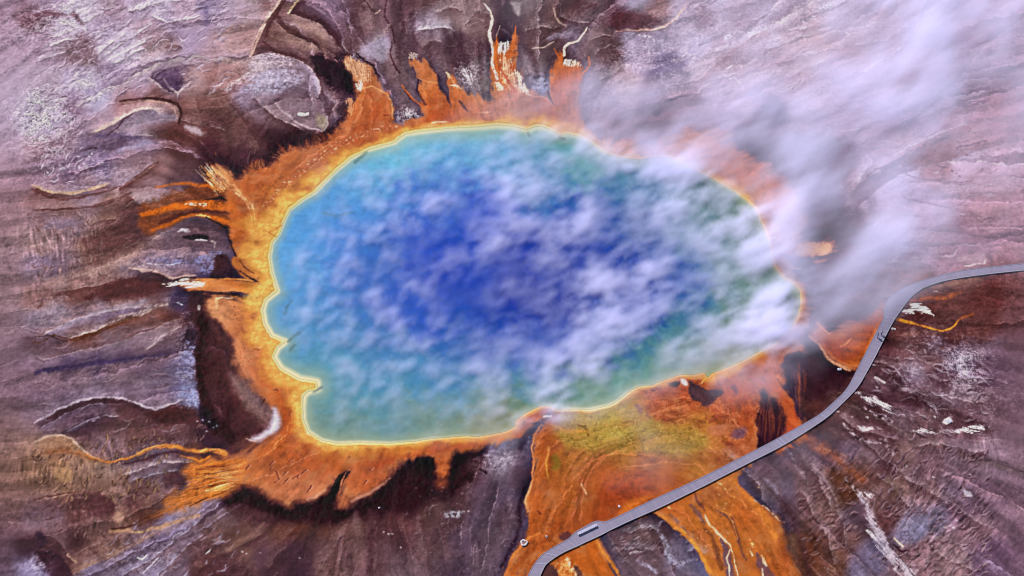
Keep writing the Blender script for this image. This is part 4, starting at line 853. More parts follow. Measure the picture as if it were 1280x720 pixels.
# northern fingers
fray("428,84 434,70 448,74 462,84 468,98 462,106 446,110 440,94", (224, 184, 158), 5, .62, .12, .25)  # sun sparkle on the wet tip painted in as pale colour, here and below
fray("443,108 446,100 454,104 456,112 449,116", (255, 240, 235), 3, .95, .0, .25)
stroke("452,112 464,109 472,112 484,118 490,132 491,148", [1.5, 1.5, 1.5, 2, 2, 1.5], (234, 172, 122), .9, .6, .8)
stroke("484,118 470,140 455,158 440,166", [6, 9, 9, 6], (160, 76, 42), 4, 1.5, .5)
stroke("480,145 486,144", [2.5, 1.5], (120, 50, 40), .7, .4, .8)
fray("435,120 428,132 436,140 432,150 440,148 446,130", (210, 150, 115), 3, .7, .1, .2)
fill("496,150 500,136 514,134 524,142 516,148 503,155", (206, 190, 202), 4, 3, .6, .6)
fray("512,66 520,64 524,72 516,78 508,74", (214, 194, 190), 4, .6, .2, .3)
stroke("503,108 508,116 516,125 525,131 530,134", [1.5, 2, 2.5, 2.5, 2], (190, 102, 60), .8, .5, .9)
stroke("505,114 512,124 522,132", [1.5, 2, 1.5], (70, 44, 58), .8, .5, .8)
stroke("522,100 522,114 527,125 532,132", [2.5, 3, 3, 2], (62, 40, 56), .9, .6, .8)
stroke("523,99 535,104 548,106", [1.2, 1.5, 1], (228, 160, 110), .7, .5, .7)
stroke("548,95 551,110 560,124 564,134", [2.5, 4, 3.5, 2], (70, 46, 58), 1.2, .8, .8)
stroke("557,88 562,98 568,108 572,112", [2, 4, 4, 2], (235, 190, 160), 1, 1, .85, .4)
stroke("562,108 570,108 577,112", [1, 2, 1], (245, 215, 195), .7, .5, .8)
fray("573,82 588,82 594,96 592,112 580,108 574,96", (206, 192, 212), 6, .62, .1, .3)
stroke("574,127 580,134 584,139", [3, 3.5, 2], (84, 56, 66), .9, .6, .9)
fill("606,112 616,118 618,124 612,127 604,123 600,114", (100, 82, 92), 2, 1, .8)
fill("600,95 614,98 612,115 602,112", (128, 112, 118), 4, 2, .6)
stroke("605,6 612,14 616,25 613,36 612,45 614,55 616,70 615,80 619,90 622,100", [1, 2.5, 3, 3, 3.5, 3, 2.5, 3, 4, 3], (255, 240, 228), .8, .6, .95)
stroke("621,46 620,60 618,72 622,90 630,105 640,116", [1.5, 3, 3, 3, 3, 3], (206, 118, 66), 1.0, .8, .9)
stroke("645,34 644,48 641,62 638,72", [1, 3, 4, 3], (186, 104, 60), 1.0, .6, .9)
fray("621,52 636,52 639,60 637,69 621,70", (250, 238, 232), 4, .9, .08)
fray("624,68 638,70 642,90 650,108 662,120 640,118 624,100", (236, 190, 165), 4, .8, .05, .25)
fray("640,88 650,90 658,108 664,122 650,116", (252, 225, 210), 3.5, .85, .0, .25)
fray("616,100 626,104 632,112 620,118", (250, 215, 200), 3.5, .8, .0, .3)
stroke("624,86 632,98 640,110 646,116", [2.5, 3.5, 4, 3], (150, 66, 42), 1.5, 1, .75)
stroke("626,18 622,34 620,48", [2, 4, 3], (74, 54, 70), 2, 1, .5)
stroke("625,34 622,42 620,48", [1, 1.5, 1], (205, 180, 180), .7, .4, .7)
fill("636,2 652,4 652,14 648,22 640,10", (160, 150, 160), 2, 1.5, .6)
stroke("659,118 668,122 680,122 688,127 694,138", [1.5, 1.5, 1.5, 1.5, 1], (228, 172, 150), .8, .6, .75)
stroke("684,114 688,124 692,132", [2, 3, 1], (66, 44, 50), .8, .5, .85)
fill("668,104 676,97 688,106 686,116 670,118 664,112", (150, 144, 172), 1.5, 1.5, .8, .4)
stroke("669,98 674,97", [3, 2.5], (56, 44, 60), .7, .5, .9)
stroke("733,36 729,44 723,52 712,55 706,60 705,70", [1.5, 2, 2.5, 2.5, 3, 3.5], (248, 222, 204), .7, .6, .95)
fray("701,76 712,73 724,77 731,84 718,87 704,85", (250, 236, 224), 4, .85, .12)  # specular sparkle of the wet finger top, put into the colour
stroke("736,72 737,82 734,88 728,94", [1.5, 1.5, 1.5, 2], (196, 120, 84), .8, .5, .8)
stroke("692,62 700,74 702,84", [1, 2.5, 3], (180, 100, 60), .8, .8, .8)
stroke("692,12 694,22 699,30 708,34", [1, 2, 2, 1], (176, 152, 150), 1, .7, .7)
stroke("665,62 680,60 692,54", [1.5, 2, 1.5], (190, 172, 172), .9, .7, .7)
stroke("688,48 705,45 716,40", [8, 8, 5], (138, 126, 152), 3, 2, .6)
stroke("600,28 586,34 584,28 595,22 605,28", [1.5, 1.5, 1.5], (160, 138, 146), 1.2, .8, .5)
stroke("521,38 540,37 552,34 563,35 568,40", [2, 3, 2.5, 2, 1.5], (196, 186, 208), 1.2, 1, .6)
stroke("566,36 570,48 576,62", [2, 3, 4], (60, 38, 52), 2, 1, .6)
stroke("494,55 490,35 480,22 484,0", [2, 2, 2, 1.5], (66, 40, 50), 1.2, .8, .8)
stroke("500,92 492,82 488,68 490,55", [2.5, 2.5, 2, 2], (62, 36, 48), 1.2, .8, .8)
stroke("446,68 455,76 466,84 474,96", [2, 2.5, 3, 3], (52, 26, 38), 1.2, .8, .85)
fill("448,62 466,54 484,48 488,58 484,70 478,84 466,74 452,70", (160, 150, 178), 3, 2, .55)
stroke("464,54 474,48 482,40 486,30", [2, 5, 6, 3], (176, 158, 160), 2.5, 2, .6, .5)
stroke("432,48 428,56 432,62 436,66", [1.2, 1.5, 1.2], (160, 148, 158), .8, .5, .7)
stroke("455,0 462,10 468,16", [2, 2, 2], (66, 42, 50), 1, .6, .7)
stroke("470,18 475,14", [2, 2], (205, 176, 176), .8, .6, .8)
stroke("770,40 782,39 800,38.5 820,38 832,34 840,28 848,20 855,12 858,6", [1.2, 1.2, 2, 2, 2, 2.5, 2, 1.5, 1], (226, 188, 180), .9, .8, .9)
fill("764,18 790,16 815,20 828,28 815,36 790,38 765,40", (80, 48, 60), 4, 2, .7)
stroke("800,45 812,48 818,54", [3, 4, 2], (215, 210, 235), 1, 1, .7, .4)
stroke("806,75 826,72 848,66", [3, 5, 3], (92, 80, 112), 2.5, 2, .6, .4)
stroke("812,90 835,88 850,82 858,76", [5, 8, 6, 3], (88, 74, 108), 3, 2, .55, .5)
stroke("905,50 918,44 926,40", [4, 5, 3], (225, 215, 238), 1.5, 1.5, .75, .2)
stroke("885,72 905,58 930,46 955,35 990,18", [4, 5, 4, 4, 3], (205, 195, 222), 2.5, 2, .5, .4)
stroke("868,104 895,80 918,60 935,48", [6, 9, 8, 5], (146, 116, 132), 5, 2, .55)
stroke("880,26 876,34 880,10", [10, 10, 6], (124, 102, 124), 5, 2, .5)
stroke("915,28 940,16 956,4", [8, 8, 5], (132, 112, 136), 5, 2, .5)
stroke("960,30 985,18 1005,4", [6, 7, 5], (136, 116, 138), 4, 2, .5)
stroke("1024,14 1034,10 1045,2", [5, 6, 4], (235, 228, 248), 1.8, 2, .85, .25)
stroke("1004,30 1014,25 1020,22", [3, 4, 2], (232, 222, 242), 1, 1.5, .8, .2)
stroke("909,86 914,84", [2, 1.5], (235, 225, 240), .7, .5, .9)
stroke("912,100 918,97 925,106", [2, 1.5, 2], (225, 212, 232), .8, .8, .8)
stroke("1058,42 1062,45", [3, 2.5], (225, 195, 200), .8, .6, .8)
fill("950,132 960,135 972,134 980,140 984,148 976,150 966,144 955,138", (78, 56, 84), 1.2, 1.2, .95)
stroke("832,128 845,124 860,121", [2, 2.5, 1.5], (70, 46, 66), .8, .8, .8)
fill("812,136 826,132 830,142 818,146", (72, 48, 68), 3, 2, .7)
fill("930,182 950,176 972,186 984,200 990,220 975,214 955,202 935,196", (66, 42, 60), 5, 3, .85)
# eastern side in the steam
fill("994,306 1000,302 1012,302 1024,306 1038,303 1050,292 1060,274 1052,268 1040,276 1025,288 1005,296", (58, 26, 36), 5, 3, .85)
fill("1002,304 1038,303 1043,311 1034,321 1004,322 992,318", (222, 165, 128), 2, 1.5, .75)
stroke("975,318 982,322 990,326 1005,328", [4, 6, 7, 5], (88, 58, 76), 2, 1.5, .85)
stroke("986,332 992,336 1002,336", [1.5, 1.5, 1.5], (222, 170, 140), .7, .5, .8)
fill("1020,330 1060,325 1068,350 1050,385 1020,395 1008,372", (72, 48, 66), 7, 4, .6)
fill("1008,345 1030,360 1052,385 1040,402 1020,402 1012,380", (66, 40, 60), 6, 3, .6)
# north-east plain
stroke("1075,236 1085,222 1095,212 1110,208 1120,202 1135,192 1160,180 1185,172", [1.5, 2.5, 3, 4, 3, 2, 2, 1.5], (96, 66, 84), 1.2, 1.5, .8)
stroke("1062,245 1078,232 1098,224 1112,218 1118,208", [5, 7, 6, 5, 3], (104, 78, 96), 2, 2, .7)
stroke("1115,196 1140,182 1165,172 1185,162", [2, 3, 3, 2], (190, 170, 195), 1.2, 1, .65)
stroke("1140,205 1170,200 1190,194 1210,186 1232,180", [6, 10, 8, 5, 4], (136, 98, 108), 4, 2, .6)
stroke("1075,228 1080,212 1090,204", [3, 6, 4], (184, 168, 198), 1.5, 1, .8)
stroke("1168,208 1182,212", [1.5, 2], (100, 76, 100), .7, .6, .8)
for (a, b) in ((1189, 215), (1194, 218), (1198, 221), (1206, 194), (1169, 189)):
    stroke("%g,%g %g,%g" % (a, b, a + 1.2, b + .4), [2.2, 2.2], (72, 46, 68), .7, .3, .9)
stroke("1118,213 1122,215 1134,220 1140,223 1160,226 1185,229 1215,228", [2.5, 2.5, 2, 2, 1.5, 1.5, 1], (112, 84, 104), .9, 1.2, .7)
for (a, b) in ((1124, 210), (1139, 221), (1133, 211), (1098, 217)):
    stroke("%g,%g %g,%g" % (a, b, a + 2, b), [2.5, 2.5], (205, 188, 212), .8, .4, .8)
stroke("1195,187 1200,184 1215,182 1233,178", [3, 3, 2, 2], (98, 70, 92), 1, 1, .7)
stroke("1180,120 1205,118 1222,114 1235,112", [2, 3, 5, 6], (96, 62, 88), 1.2, 1.5, .75)
stroke("1205,92 1220,88 1235,84", [2, 3, 4], (112, 82, 106), 1.2, 1.5, .7)
stroke("1212,60 1226,56 1235,50", [3, 4, 4], (118, 86, 110), 1.5, 1.5, .6)
stroke("1130,249 1155,254 1168,257 1190,262", [2, 2.5, 2, 1], (116, 84, 104), .9, 1, .7)
stroke("1130,270 1150,272", [2, 1.5], (128, 96, 116), 1, 1, .6)
stroke("1206,302 1218,300 1232,294", [3, 4, 3], (128, 90, 108), 1.5, 1, .7)
fill("1192,322 1228,316 1235,330 1205,332", (182, 152, 168), 3, 2, .5)
stroke("1205,335 1222,331 1230,330 1232,326", [1.5, 2, 2.5, 1.5], (225, 205, 212), .9, .8, .8)
# wet flats right of the boardwalk
fill("1130,371 1150,362 1180,355 1235,346 1250,380 1245,420 1200,425 1150,418 1112,412", (88, 54, 58), 8, 4, .55)
stroke("1120,385 1140,378 1160,374 1185,372 1200,368", [3, 6, 5, 4, 2], (160, 92, 60), 2.5, 1.5, .7)
stroke("1155,362 1190,356 1225,350", [3, 5, 4], (140, 104, 100), 3, 1.5, .6)
fray("1128,390 1136,386 1150,380 1160,386 1166,394 1152,392 1142,388 1134,394", (255, 248, 250), 3, .98, -.22, .2)
stroke("1137,382 1148,384 1158,391 1165,394", [2, 4, 4, 1.5], (255, 250, 252), .9, 1.2, .95)
stroke("1129,391 1136,390 1141,393", [2, 4, 2], (252, 244, 248), .9, .8, .95)
stroke("1117,400 1128,402 1140,405 1152,408 1165,413 1178,415 1188,412 1194,407 1198,402", [4, 3.5, 3, 2, 2, 2.2, 2, 2, 1.5], (216, 138, 66), .9, .7, .95)
stroke("1198,402 1205,397 1215,393", [1.5, 3, 2], (150, 84, 52), 1.5, .8, .7)
stroke("1114,411 1118,412", [2, 2], (200, 180, 190), .6, .3, .9)
# SE pond details
stroke("1022,405 1028,412 1037,418 1041,416", [1.5, 1.5, 1.5, 1], (206, 140, 110), .8, .6, .8)
stroke("1011,421 1024,432 1032,446 1042,455 1052,460 1062,464", [2, 2, 3, 3.5, 4, 4], (208, 150, 118), 1.0, .6, .85)
stroke("1030,425 1040,440 1055,448 1070,446 1082,432 1090,415", [3, 7, 10, 9, 6, 4], (140, 60, 32), 4, 1.5, .7)
stroke("1050,435 1058,430 1064,424", [1.5, 2, 1.5], (222, 140, 90), 1, .7, .8)
stroke("1080,450 1088,430 1096,412 1100,402", [3, 6, 5, 3], (196, 108, 40), 2, 1, .8)
stroke("1075,425 1085,412 1096,400", [5, 6, 4], (150, 72, 42), 3, 1, .6)
fill("1010,424 1022,436 1032,450 1044,460 1060,468 1052,484 1030,498 1005,505 1000,480 992,465 998,445", (52, 26, 40), 6, 3, .65)
# south mats
P = chaikin(pts("790,490 830,480 870,500 910,500 940,480 955,500 945,560 910,585 870,560 820,530 796,512"), True, 2)
m = region(P, 20)
inz = sstep(8, -8, seg_dist(U[m] + 4 * EW[m], V[m] + 4 * EH[m], P, True))
q = fbm(CX[m] / 3.0 + .9 * nB[m], CY[m] / 3.0 + .9 * nA[m], 4, 481, .6)
blend(m, inz * sstep(.12, .45, q) * .6, (112, 52, 46))
blend(m, inz * sstep(.10, .0, np.abs(q + .1)) * .45, (206, 134, 96))
fill("952,492 966,496 978,510 984,530 976,550 960,560 946,566 948,540 947,520 950,505", (52, 26, 42), 3, 2, .92)
fill("982,446 996,440 1008,444 1012,456 1000,470 992,490 1000,510 1006,532 996,520 990,500 980,484 984,470 976,460", (58, 34, 54), 3, 2.5, .9)
spray((948, 486), (982, 496), (944, 566), (980, 560), 16, [(140, 72, 50), (112, 60, 56), (160, 84, 50)], 1.6, 4, 81, .5, .4)
spray((985, 448), (1006, 446), (992, 520), (1004, 530), 12, [(130, 70, 56), (96, 60, 70)], 1.6, 4, 82, .5, .4)
fill("862,474 872,482 884,487 900,486 906,492 898,500 888,510 876,506 864,502 860,490", (72, 48, 58), 2, 1.8, .92)
fill("834,478 848,476 850,482 838,484", (44, 18, 24), 1, 1, .95)
fill("848,474 856,473 862,482 852,482", (205, 198, 208), 1.0, 1, .9)
stroke("790,488 800,486 806,490", [4, 5, 3], (108, 58, 56), 2, 1.5, .7)
stroke("816,488 824,484", [5, 6], (84, 40, 44), 1.5, 1.5, .8)
stroke("797,508 800,514 800,520", [4, 6, 4], (120, 74, 84), 2, 1, .8)
stroke("807,520 812,525", [5, 5], (110, 74, 92), 2, 1, .7)
fill("914,480 920,482 922,492 917,494", (110, 64, 74), 2, 1.5, .8)
fill("916,536 930,534 932,546 924,552 914,548", (112, 76, 92), 3, 2, .85)
fill("880,535 900,530 905,545 890,548", (178, 112, 92), 5, 3, .5)
stroke("895,458 888,466 880,476", [3, 2.5, 2], (70, 50, 22), .9, .6, .9)
stroke("876,480 880,474 884,468 884,465", [1.5, 2, 2, 1.5], (250, 215, 130), .8, .5, .8)
stroke("950,478 964,482 976,492 986,508 994,526 1002,540", [8, 9, 9, 9, 9, 9], (172, 86, 50), 4.5, 2, .8)
stroke("974,492 985,505 996,524", [3, 4, 3], (150, 58, 34), 2, 1, .6)
stroke("1000,546 1012,552 1026,562 1042,572 1060,584 1075,600", [8, 12, 13, 12, 10, 6], (146, 82, 56), 7, 3, .55)
stroke("1020,560 1040,566 1060,572", [3, 3, 2], (196, 140, 110), 2, 2, .5, .4)
fill("1000,548 1006,556 1010,580 1022,605 1000,600 985,580", (94, 70, 80), 4, 2, .5)
fill("700,510 740,516 764,510 782,500 790,506 776,522 760,540 735,538 712,532 698,522", (182, 160, 90), 8, 4, .55, .9)
fill("775,535 800,530 825,534 815,546 790,552 770,556 755,545", (160, 146, 96), 8, 4, .5)
stroke("808,545 816,542 826,540", [2, 3, 2], (205, 196, 160), 1.2, 1, .7, .3)
P = chaikin(pts("700,508 740,514 772,504 790,500 800,516 826,528 880,540 890,560 860,572 800,566 750,568 705,560 692,540"), True, 2)
m = region(P, 20)
inz = sstep(6, -8, seg_dist(U[m] + 4 * EW[m], V[m] + 4 * EH[m], P, True))
q = fbm(CX[m] / 3.6 + .5 * nA[m], CY[m] / 2.6, 4, 471, .6)
q2 = fbm((CX[m] - .16) / 3.6 + .5 * nA[m], (CY[m] + .2) / 2.6, 4, 471, .6)
amt = sstep(-.35, .15, nA[m] + .3)
blend(m, inz * .5, (160, 140, 66))
blend(m, inz * amt * sstep(.05, .0, np.abs(q)) * .42, (104, 86, 40))
blend(m, inz * amt * sstep(.04, .0, np.abs(q2 - .09)) * .38, (206, 186, 118))
blend(m, inz * sstep(.1, .4, nB[m] + .5 * nC[m]) * .25, (116, 100, 50))
stroke("722,532 732,534 735,545", [2, 3.5, 2.5], (108, 74, 26), .9, .6, .85)
stroke("690,530 705,538 722,540 734,540", [3, 4, 4, 3], (206, 148, 66), 1.5, 1, .8)
fill("845,545 862,548 880,555 875,564 858,562 842,556", (112, 88, 40), 5, 3, .6, .4)
fill("690,568 702,572 698,590 690,588", (118, 96, 40), 3, 1.5, .7)
stroke("686,560 683,580 685,600", [2, 2.5, 2], (206, 150, 70), 1.2, .8, .7)
stroke("683,520 676,530 668,545 665,560 667,578 666,600 660,622", [1.5, 2, 2, 2, 2, 2, 2], (226, 146, 98), 1.0, .8, .7)
stroke("687,522 676,528 666,536 655,548 650,560", [3, 4, 6, 8, 7], (62, 40, 58), 2, 1.2, .8)
stroke("680,521 688,521", [2.5, 3], (215, 210, 225), .7, .4, .9)
for (a, b) in ((676, 530), (660, 545), (658, 553), (652, 563), (673, 526)):
    stroke("%g,%g %g,%g" % (a, b, a + 2, b + 1), [2, 2.5], (165, 155, 180), 1, .8, .8, .3)
stroke("691,510 700,515 716,514 727,514", [2, 2.5, 3, 1], (90, 40, 30), .8, .6, .85)
stroke("656,519 653,530", [2, 3], (84, 36, 26), 1, .6, .8)
stroke("645,526 643,534 648,536", [1.5, 2, 2], (226, 160, 70), .8, .4, .8)
stroke("664,606 658,622 657,630 661,640", [2, 2.5, 3, 1.5], (232, 165, 120), 1.2, .6, .8)
stroke("660,600 654,615 650,640 648,668 640,684 628,708", [4, 5, 5, 5, 5, 4], (52, 28, 40), 2.5, 1.5, .7)
stroke("640,698 650,684 662,672 675,668", [2.5, 3, 3, 2], (214, 128, 66), 1.2, .8, .85)
stroke("640,720 650,702 662,690 676,680 690,668 700,655", [5, 8, 8, 8, 6, 4], (138, 68, 32), 3, 1.2, .75)
stroke("695,648 705,640 712,630 716,622", [2, 3, 3, 2], (122, 66, 28), 1.5, .8, .7)
stroke("727,606 731,614 733,620", [2, 2.5, 1.5], (240, 190, 150), .8, .6, .8)
stroke("672,640 676,643", [2, 2.5], (90, 40, 30), .7, .4, .8)
fill("700,668 712,664 716,672 706,678 698,676", (88, 50, 56), 2, 1.2, .8)
fill("745,612 770,612 800,614 795,626 770,632 748,628", (140, 60, 32), 8, 3, .5)
fill("780,632 800,622 815,618 806,628 786,640 770,648", (206, 118, 50), 4, 2, .6)
# below the boardwalk, lower left mats
fill("690,704 700,697 712,696 722,706 732,724 700,726", (230, 170, 110), 2, 2.5, .7, .4)
stroke("706,696 712,706 718,716 724,726", [3, 4, 4, 3], (255, 225, 190), 1.2, 1.2, .8, .3)
fill("676,706 690,704 700,722 690,730 672,730", (80, 52, 58), 2, 1.5, .85)
fill("716,704 724,710 732,726 726,728 718,716", (86, 56, 58), 1.5, 1, .8)
stroke("744,675 752,690 764,704 775,722", [2, 2, 2.5, 3], (222, 140, 60), 1, .7, .85)
# below the boardwalk, big orange outflow
for s, w, c in (("864,634 872,645 880,655", [5, 7, 4], (112, 76, 74)), ("868,618 874,630 880,640", [2, 4, 2], (96, 56, 58)), ("895,636 905,644 914,650 919,664 926,684 932,700", [2, 4, 5, 4, 4, 3], (104, 66, 66)),
                ("902,676 908,692 912,722", [4, 10, 12], (96, 72, 90)), ("945,694 950,704 962,724", [3, 10, 14], (100, 70, 84)), ("838,644 848,654", [3, 4], (126, 92, 90)), ("880,660 890,672 896,690 902,712", [2, 4, 6, 6], (110, 66, 50))):
    stroke(s, w, c, 1.4, 1.2, .85)
for s, w in (("881,646 886,656 894,665 904,674 912,682 914,688", [2, 3, 2.5, 2, 2, 1]), ("912,688 908,698 910,708 911,722", [2, 1.5, 1.8, 1.5]), ("914,688 918,700 922,722", [2, 1.5, 1.5]), ("952,696 956,704 958,708", [2.5, 4, 2]),
             ("952,712 954,722", [1.5, 1.5]), ("938,690 940,696", [1.5, 2])):
    stroke(s, w, (255, 218, 180), .7, .8, .92)
stroke("816,641 831,649 852,666 865,679 876,692 884,709 894,728", [2.5, 4, 5, 5, 5, 6, 6], (226, 142, 66), 1.5, 1, .85)
stroke("914,600 929,617 940,628 958,650 968,672", [3, 5, 8, 10, 8], (208, 128, 60), 3, 1.2, .75)
stroke("942,626 952,632 962,640 972,650 980,655", [1.2, 1.5, 2, 1.5, 1], (232, 205, 190), .8, .9, .75, .3)
stroke("895,636 908,642 916,655 922,675", [1.2, 1.5, 1.5, 1], (226, 144, 70), .8, .6, .8)
for k in range(46):
    a, b = 868 + 80 * random.random(), 606 + 100 * random.random()
    stroke("%g,%g %g,%g" % (a, b, a + .8 + random.random(), b + 1.5 * random.random()), [1.2, 1.8], (248, 206, 140) if k % 3 else (110, 60, 36), .8, .4, .75)
for (a, b) in ((899, 606), (905, 612), (896, 605), (906, 630), (836, 634), (940, 681), (725, 683), (700, 684)):
    stroke("%g,%g %g,%g" % (a, b, a + 1.5, b + 1), [2.2, 2.5], (255, 240, 180), .9, .5, .9)
# white sinter streaks in the south-east
fray("1062,486 1080,494 1098,500 1112,508 1124,518 1118,521 1104,512 1086,504 1072,496", (214, 206, 226), 5, .85, .0, .3)
stroke("1066,490 1086,498 1102,506 1114,514 1124,520", [3, 6, 6, 5, 2], (206, 198, 218), 2, 2.4, .6, .45)
stroke("1080,510 1092,518 1100,524 1116,530", [3, 4, 5, 2], (180, 160, 180), 1.5, 1.5, .7, .35)
stroke("1053,532 1062,540 1072,548 1082,553 1096,554 1106,553 1112,562 1116,570", [3, 5, 6, 5, 4, 6, 4, 2], (186, 172, 190), 1.8, 1.8, .75, .4)
fill("1070,530 1080,534 1094,537 1084,540 1076,538", (205, 192, 208), 1.2, 1.2, .85)
fray("1136,537 1150,536 1165,540 1185,541 1205,534 1216,531 1236,535 1224,542 1200,544 1160,544 1142,542", (220, 214, 236), 4.5, .85, .05, .25)
stroke("1140,538 1152,541 1166,540", [4, 5, 3], (218, 212, 236), 1.6, 2.0, .7, .5)
stroke("1168,542 1190,541 1205,538 1218,535 1236,535", [2, 3, 6, 7, 4], (214, 206, 230), 1.8, 2.0, .75, .5)
fill("1178,526 1186,522 1190,530 1178,531", (240, 232, 245), 1, 1, .95)
fray("1054,600 1064,606 1074,614 1092,620 1086,630 1092,650 1102,662 1112,680 1124,698 1140,708 1150,716 1140,724 1118,722 1108,704 1096,684 1084,664 1080,640 1074,622", (196, 186, 210), 7, .55, .0, .4)
stroke("1056,602 1070,612 1080,622 1086,640 1092,660 1104,682 1116,698 1126,708 1140,716", [2, 6, 12, 10, 12, 10, 10, 12, 14], (186, 174, 198), 4, 2.5, .5, .6)
stroke("1064,608 1076,618 1090,622", [4, 7, 5], (214, 206, 226), 2, 1.6, .7, .5)
stroke("1083,664 1094,674", [3, 3], (222, 215, 235), 1, 1, .8)
stroke("1117,674 1123,679 1128,684", [1.5, 2, 2.5], (242, 216, 190), .7, .5, .9)
stroke("1118,682 1126,690 1136,688", [2, 3, 2], (60, 34, 48), 1, .6, .8)
fill("1120,668 1140,650 1165,648 1160,668 1142,680 1128,678", (116, 110, 142), 5, 3, .5)
for (a, b) in ((1064, 522), (1105, 521), (1082, 523), (1190, 660), (1194, 652), (1166, 597), (1212, 594), (1208, 615), (1132, 582), (1095, 485), (1168, 521), (1105, 551), (1046, 516), (1210, 483), (1216, 476), (1205, 470)):
    stroke("%g,%g %g,%g" % (a, b, a + 1.5, b + .5), [2, 2.5], (228, 220, 238), .7, .8, .85)
fill("1204,612 1214,614 1216,622 1206,620", (190, 180, 205), 1.5, 1.5, .7)
stroke("1094,473 1105,480", [3, 2], (220, 205, 220), 1, .8, .8)
fill("1190,452 1202,450 1204,464 1192,466", (182, 176, 204), 3, 2, .6, .4)
# grey sinter south of the boardwalk
stroke("823,665 830,676 834,690 838,704 850,708 864,700", [3, 6, 8, 9, 8, 4], (150, 146, 176), 2.5, 2, .75, .6)
stroke("796,702 808,708 820,716", [3, 6, 6], (160, 152, 184), 2, 1.5, .7, .5)
stroke("788,692 800,690", [3, 3], (190, 180, 196), 1, 1.5, .6, .2)
stroke("955,600 966,608 972,618", [4, 6, 4], (132, 122, 148), 2.5, 2, .6)
stroke("980,560 990,572 1000,590 1010,606", [3, 4, 4, 3], (142, 128, 148), 2.5, 2, .6, .5)
fill("612,572 628,562 642,566 645,578 632,592 616,588", (146, 134, 158), 6, 3, .65, .7)
stroke("600,588 608,592", [3, 3], (44, 26, 40), 1, 1, .8)
stroke("606,564 602,574 598,590", [4, 6, 5], (60, 36, 48), 3, 2, .6)
fill("556,642 566,640 582,640 576,650 560,648", (160, 158, 178), 2, 2, .7, .3)
for k in range(120):   # scattered pale sinter chips on the southern flat
    a, b = 500 + 150 * random.random(), 610 + 110 * random.random()
    stroke("%g,%g %g,%g" % (a, b, a + .8, b + .3), [1, 1.2 + .8 * random.random()], (150, 132, 150) if k % 4 else (50, 30, 40), .8, .5, .6)
for (a, b) in ((474, 635), (480, 665), (486, 667), (490, 668), (500, 685), (374, 698), (302, 690), (308, 693), (325, 692), (585, 640)):
    stroke("%g,%g %g,%g" % (a, b, a + 1, b + .5), [1.8, 2], (222, 205, 210), .7, .3, .85)
stroke("462,640 466,660 464,690 462,718", [4, 6, 6, 5], (68, 42, 54), 3, 2, .6)
stroke("444,645 450,670 448,700", [8, 14, 14], (112, 86, 92), 6, 2, .5)
stroke("330,655 320,668 300,678 280,690", [3, 5, 6, 5], (124, 94, 92), 3, 2, .6)

# local contrast: mineral bands stand out from their surroundings
def box(M, r):
    for ax in (0, 1):
        c = np.cumsum(np.pad(M, [(r + 1, r) if a == ax else (0, 0) for a in range(3)], mode='edge'), axis=ax, dtype=np.float64)
        n_ = M.shape[ax]
        M = ((np.take(c, range(2 * r + 1, 2 * r + 1 + n_), ax) - np.take(c, range(0, n_), ax)) / (2 * r + 1)).astype(f32)
    return M


C = C + (.55 * (1 - .5 * orange))[..., None] * (C - box(box(C, 10), 10))
C = C + .10 * (C - box(C, 2))

# --- rim of the pool: cream, yellow, gold bands following the shoreline
rw = look(rbf(*RIMW, 25.0), U, V)[..., 0] * np.clip(1.3 + 1.9 * fbm(CX / 6.0, CY / 5.0, 4, 531), .35, 2.6)
cg = look(rbf(*CREAM, 25.0), U, V)[..., 0]
dd = lake_d + .10 * rw * nA * 3 + .05 * rw * nB
pres = np.clip(orange + sstep(6, 2, lake_d), 0, 1)
gold = srgb(208, 142, 66) * (1 + .10 * nB + .10 * nC + .04 * streak)[..., None]
yell = srgb(244, 202, 112) * (1 + .10 * nC)[..., None]
crea = srgb(250, 236, 190) + 0 * gold
a = sstep(rw * 1.6, rw * .55, dd) * pres * .72
C = C + (gold - C) * a[..., None]
a = sstep(rw * 1.0 + 1.5, rw * .3 + .5, dd + 1.6 * nC + 1.2 * nB) * (.5 + .5 * sstep(-.25, .35, nB + .6 * nC + .4 * nA)) * (.25 + .70 * np.clip(cg + .1, 0, 1))
C = C + (yell - C) * np.clip(a, 0, 1)[..., None]
a = sstep(3.4, .2, lake_d + 1.3 * nC + 1.6 * nB)
C = C + (crea - C) * (a * .9 * cg)[..., None]
thin = sstep(1.0, .2, np.abs(lake_d - 3.2 - .6 * nA)) * sstep(-.3, .1, nA + .3 * nB)
C = C * (1 - .16 * thin[..., None])
# dotted reddish band north-west of the pool
P = pts("330,262 350,236 372,218 400,196 425,180 455,168 480,160 500,158")
m = region(P, 16)
d = seg_dist(U[m], V[m], P, False, [6, 8, 9, 9, 9, 8, 6, 4])
dots = fbm(CX[m] / .75, CY[m] / .75, 2, 91)
blend(m, sstep(3, -3, d) * .5, (168, 94, 66))
blend(m, sstep(3, -3, d) * sstep(.18, .4, dots) * .75, (240, 205, 170))
blend(m, sstep(3, -3, d) * sstep(-.18, -.4, dots) * .5, (120, 62, 48))
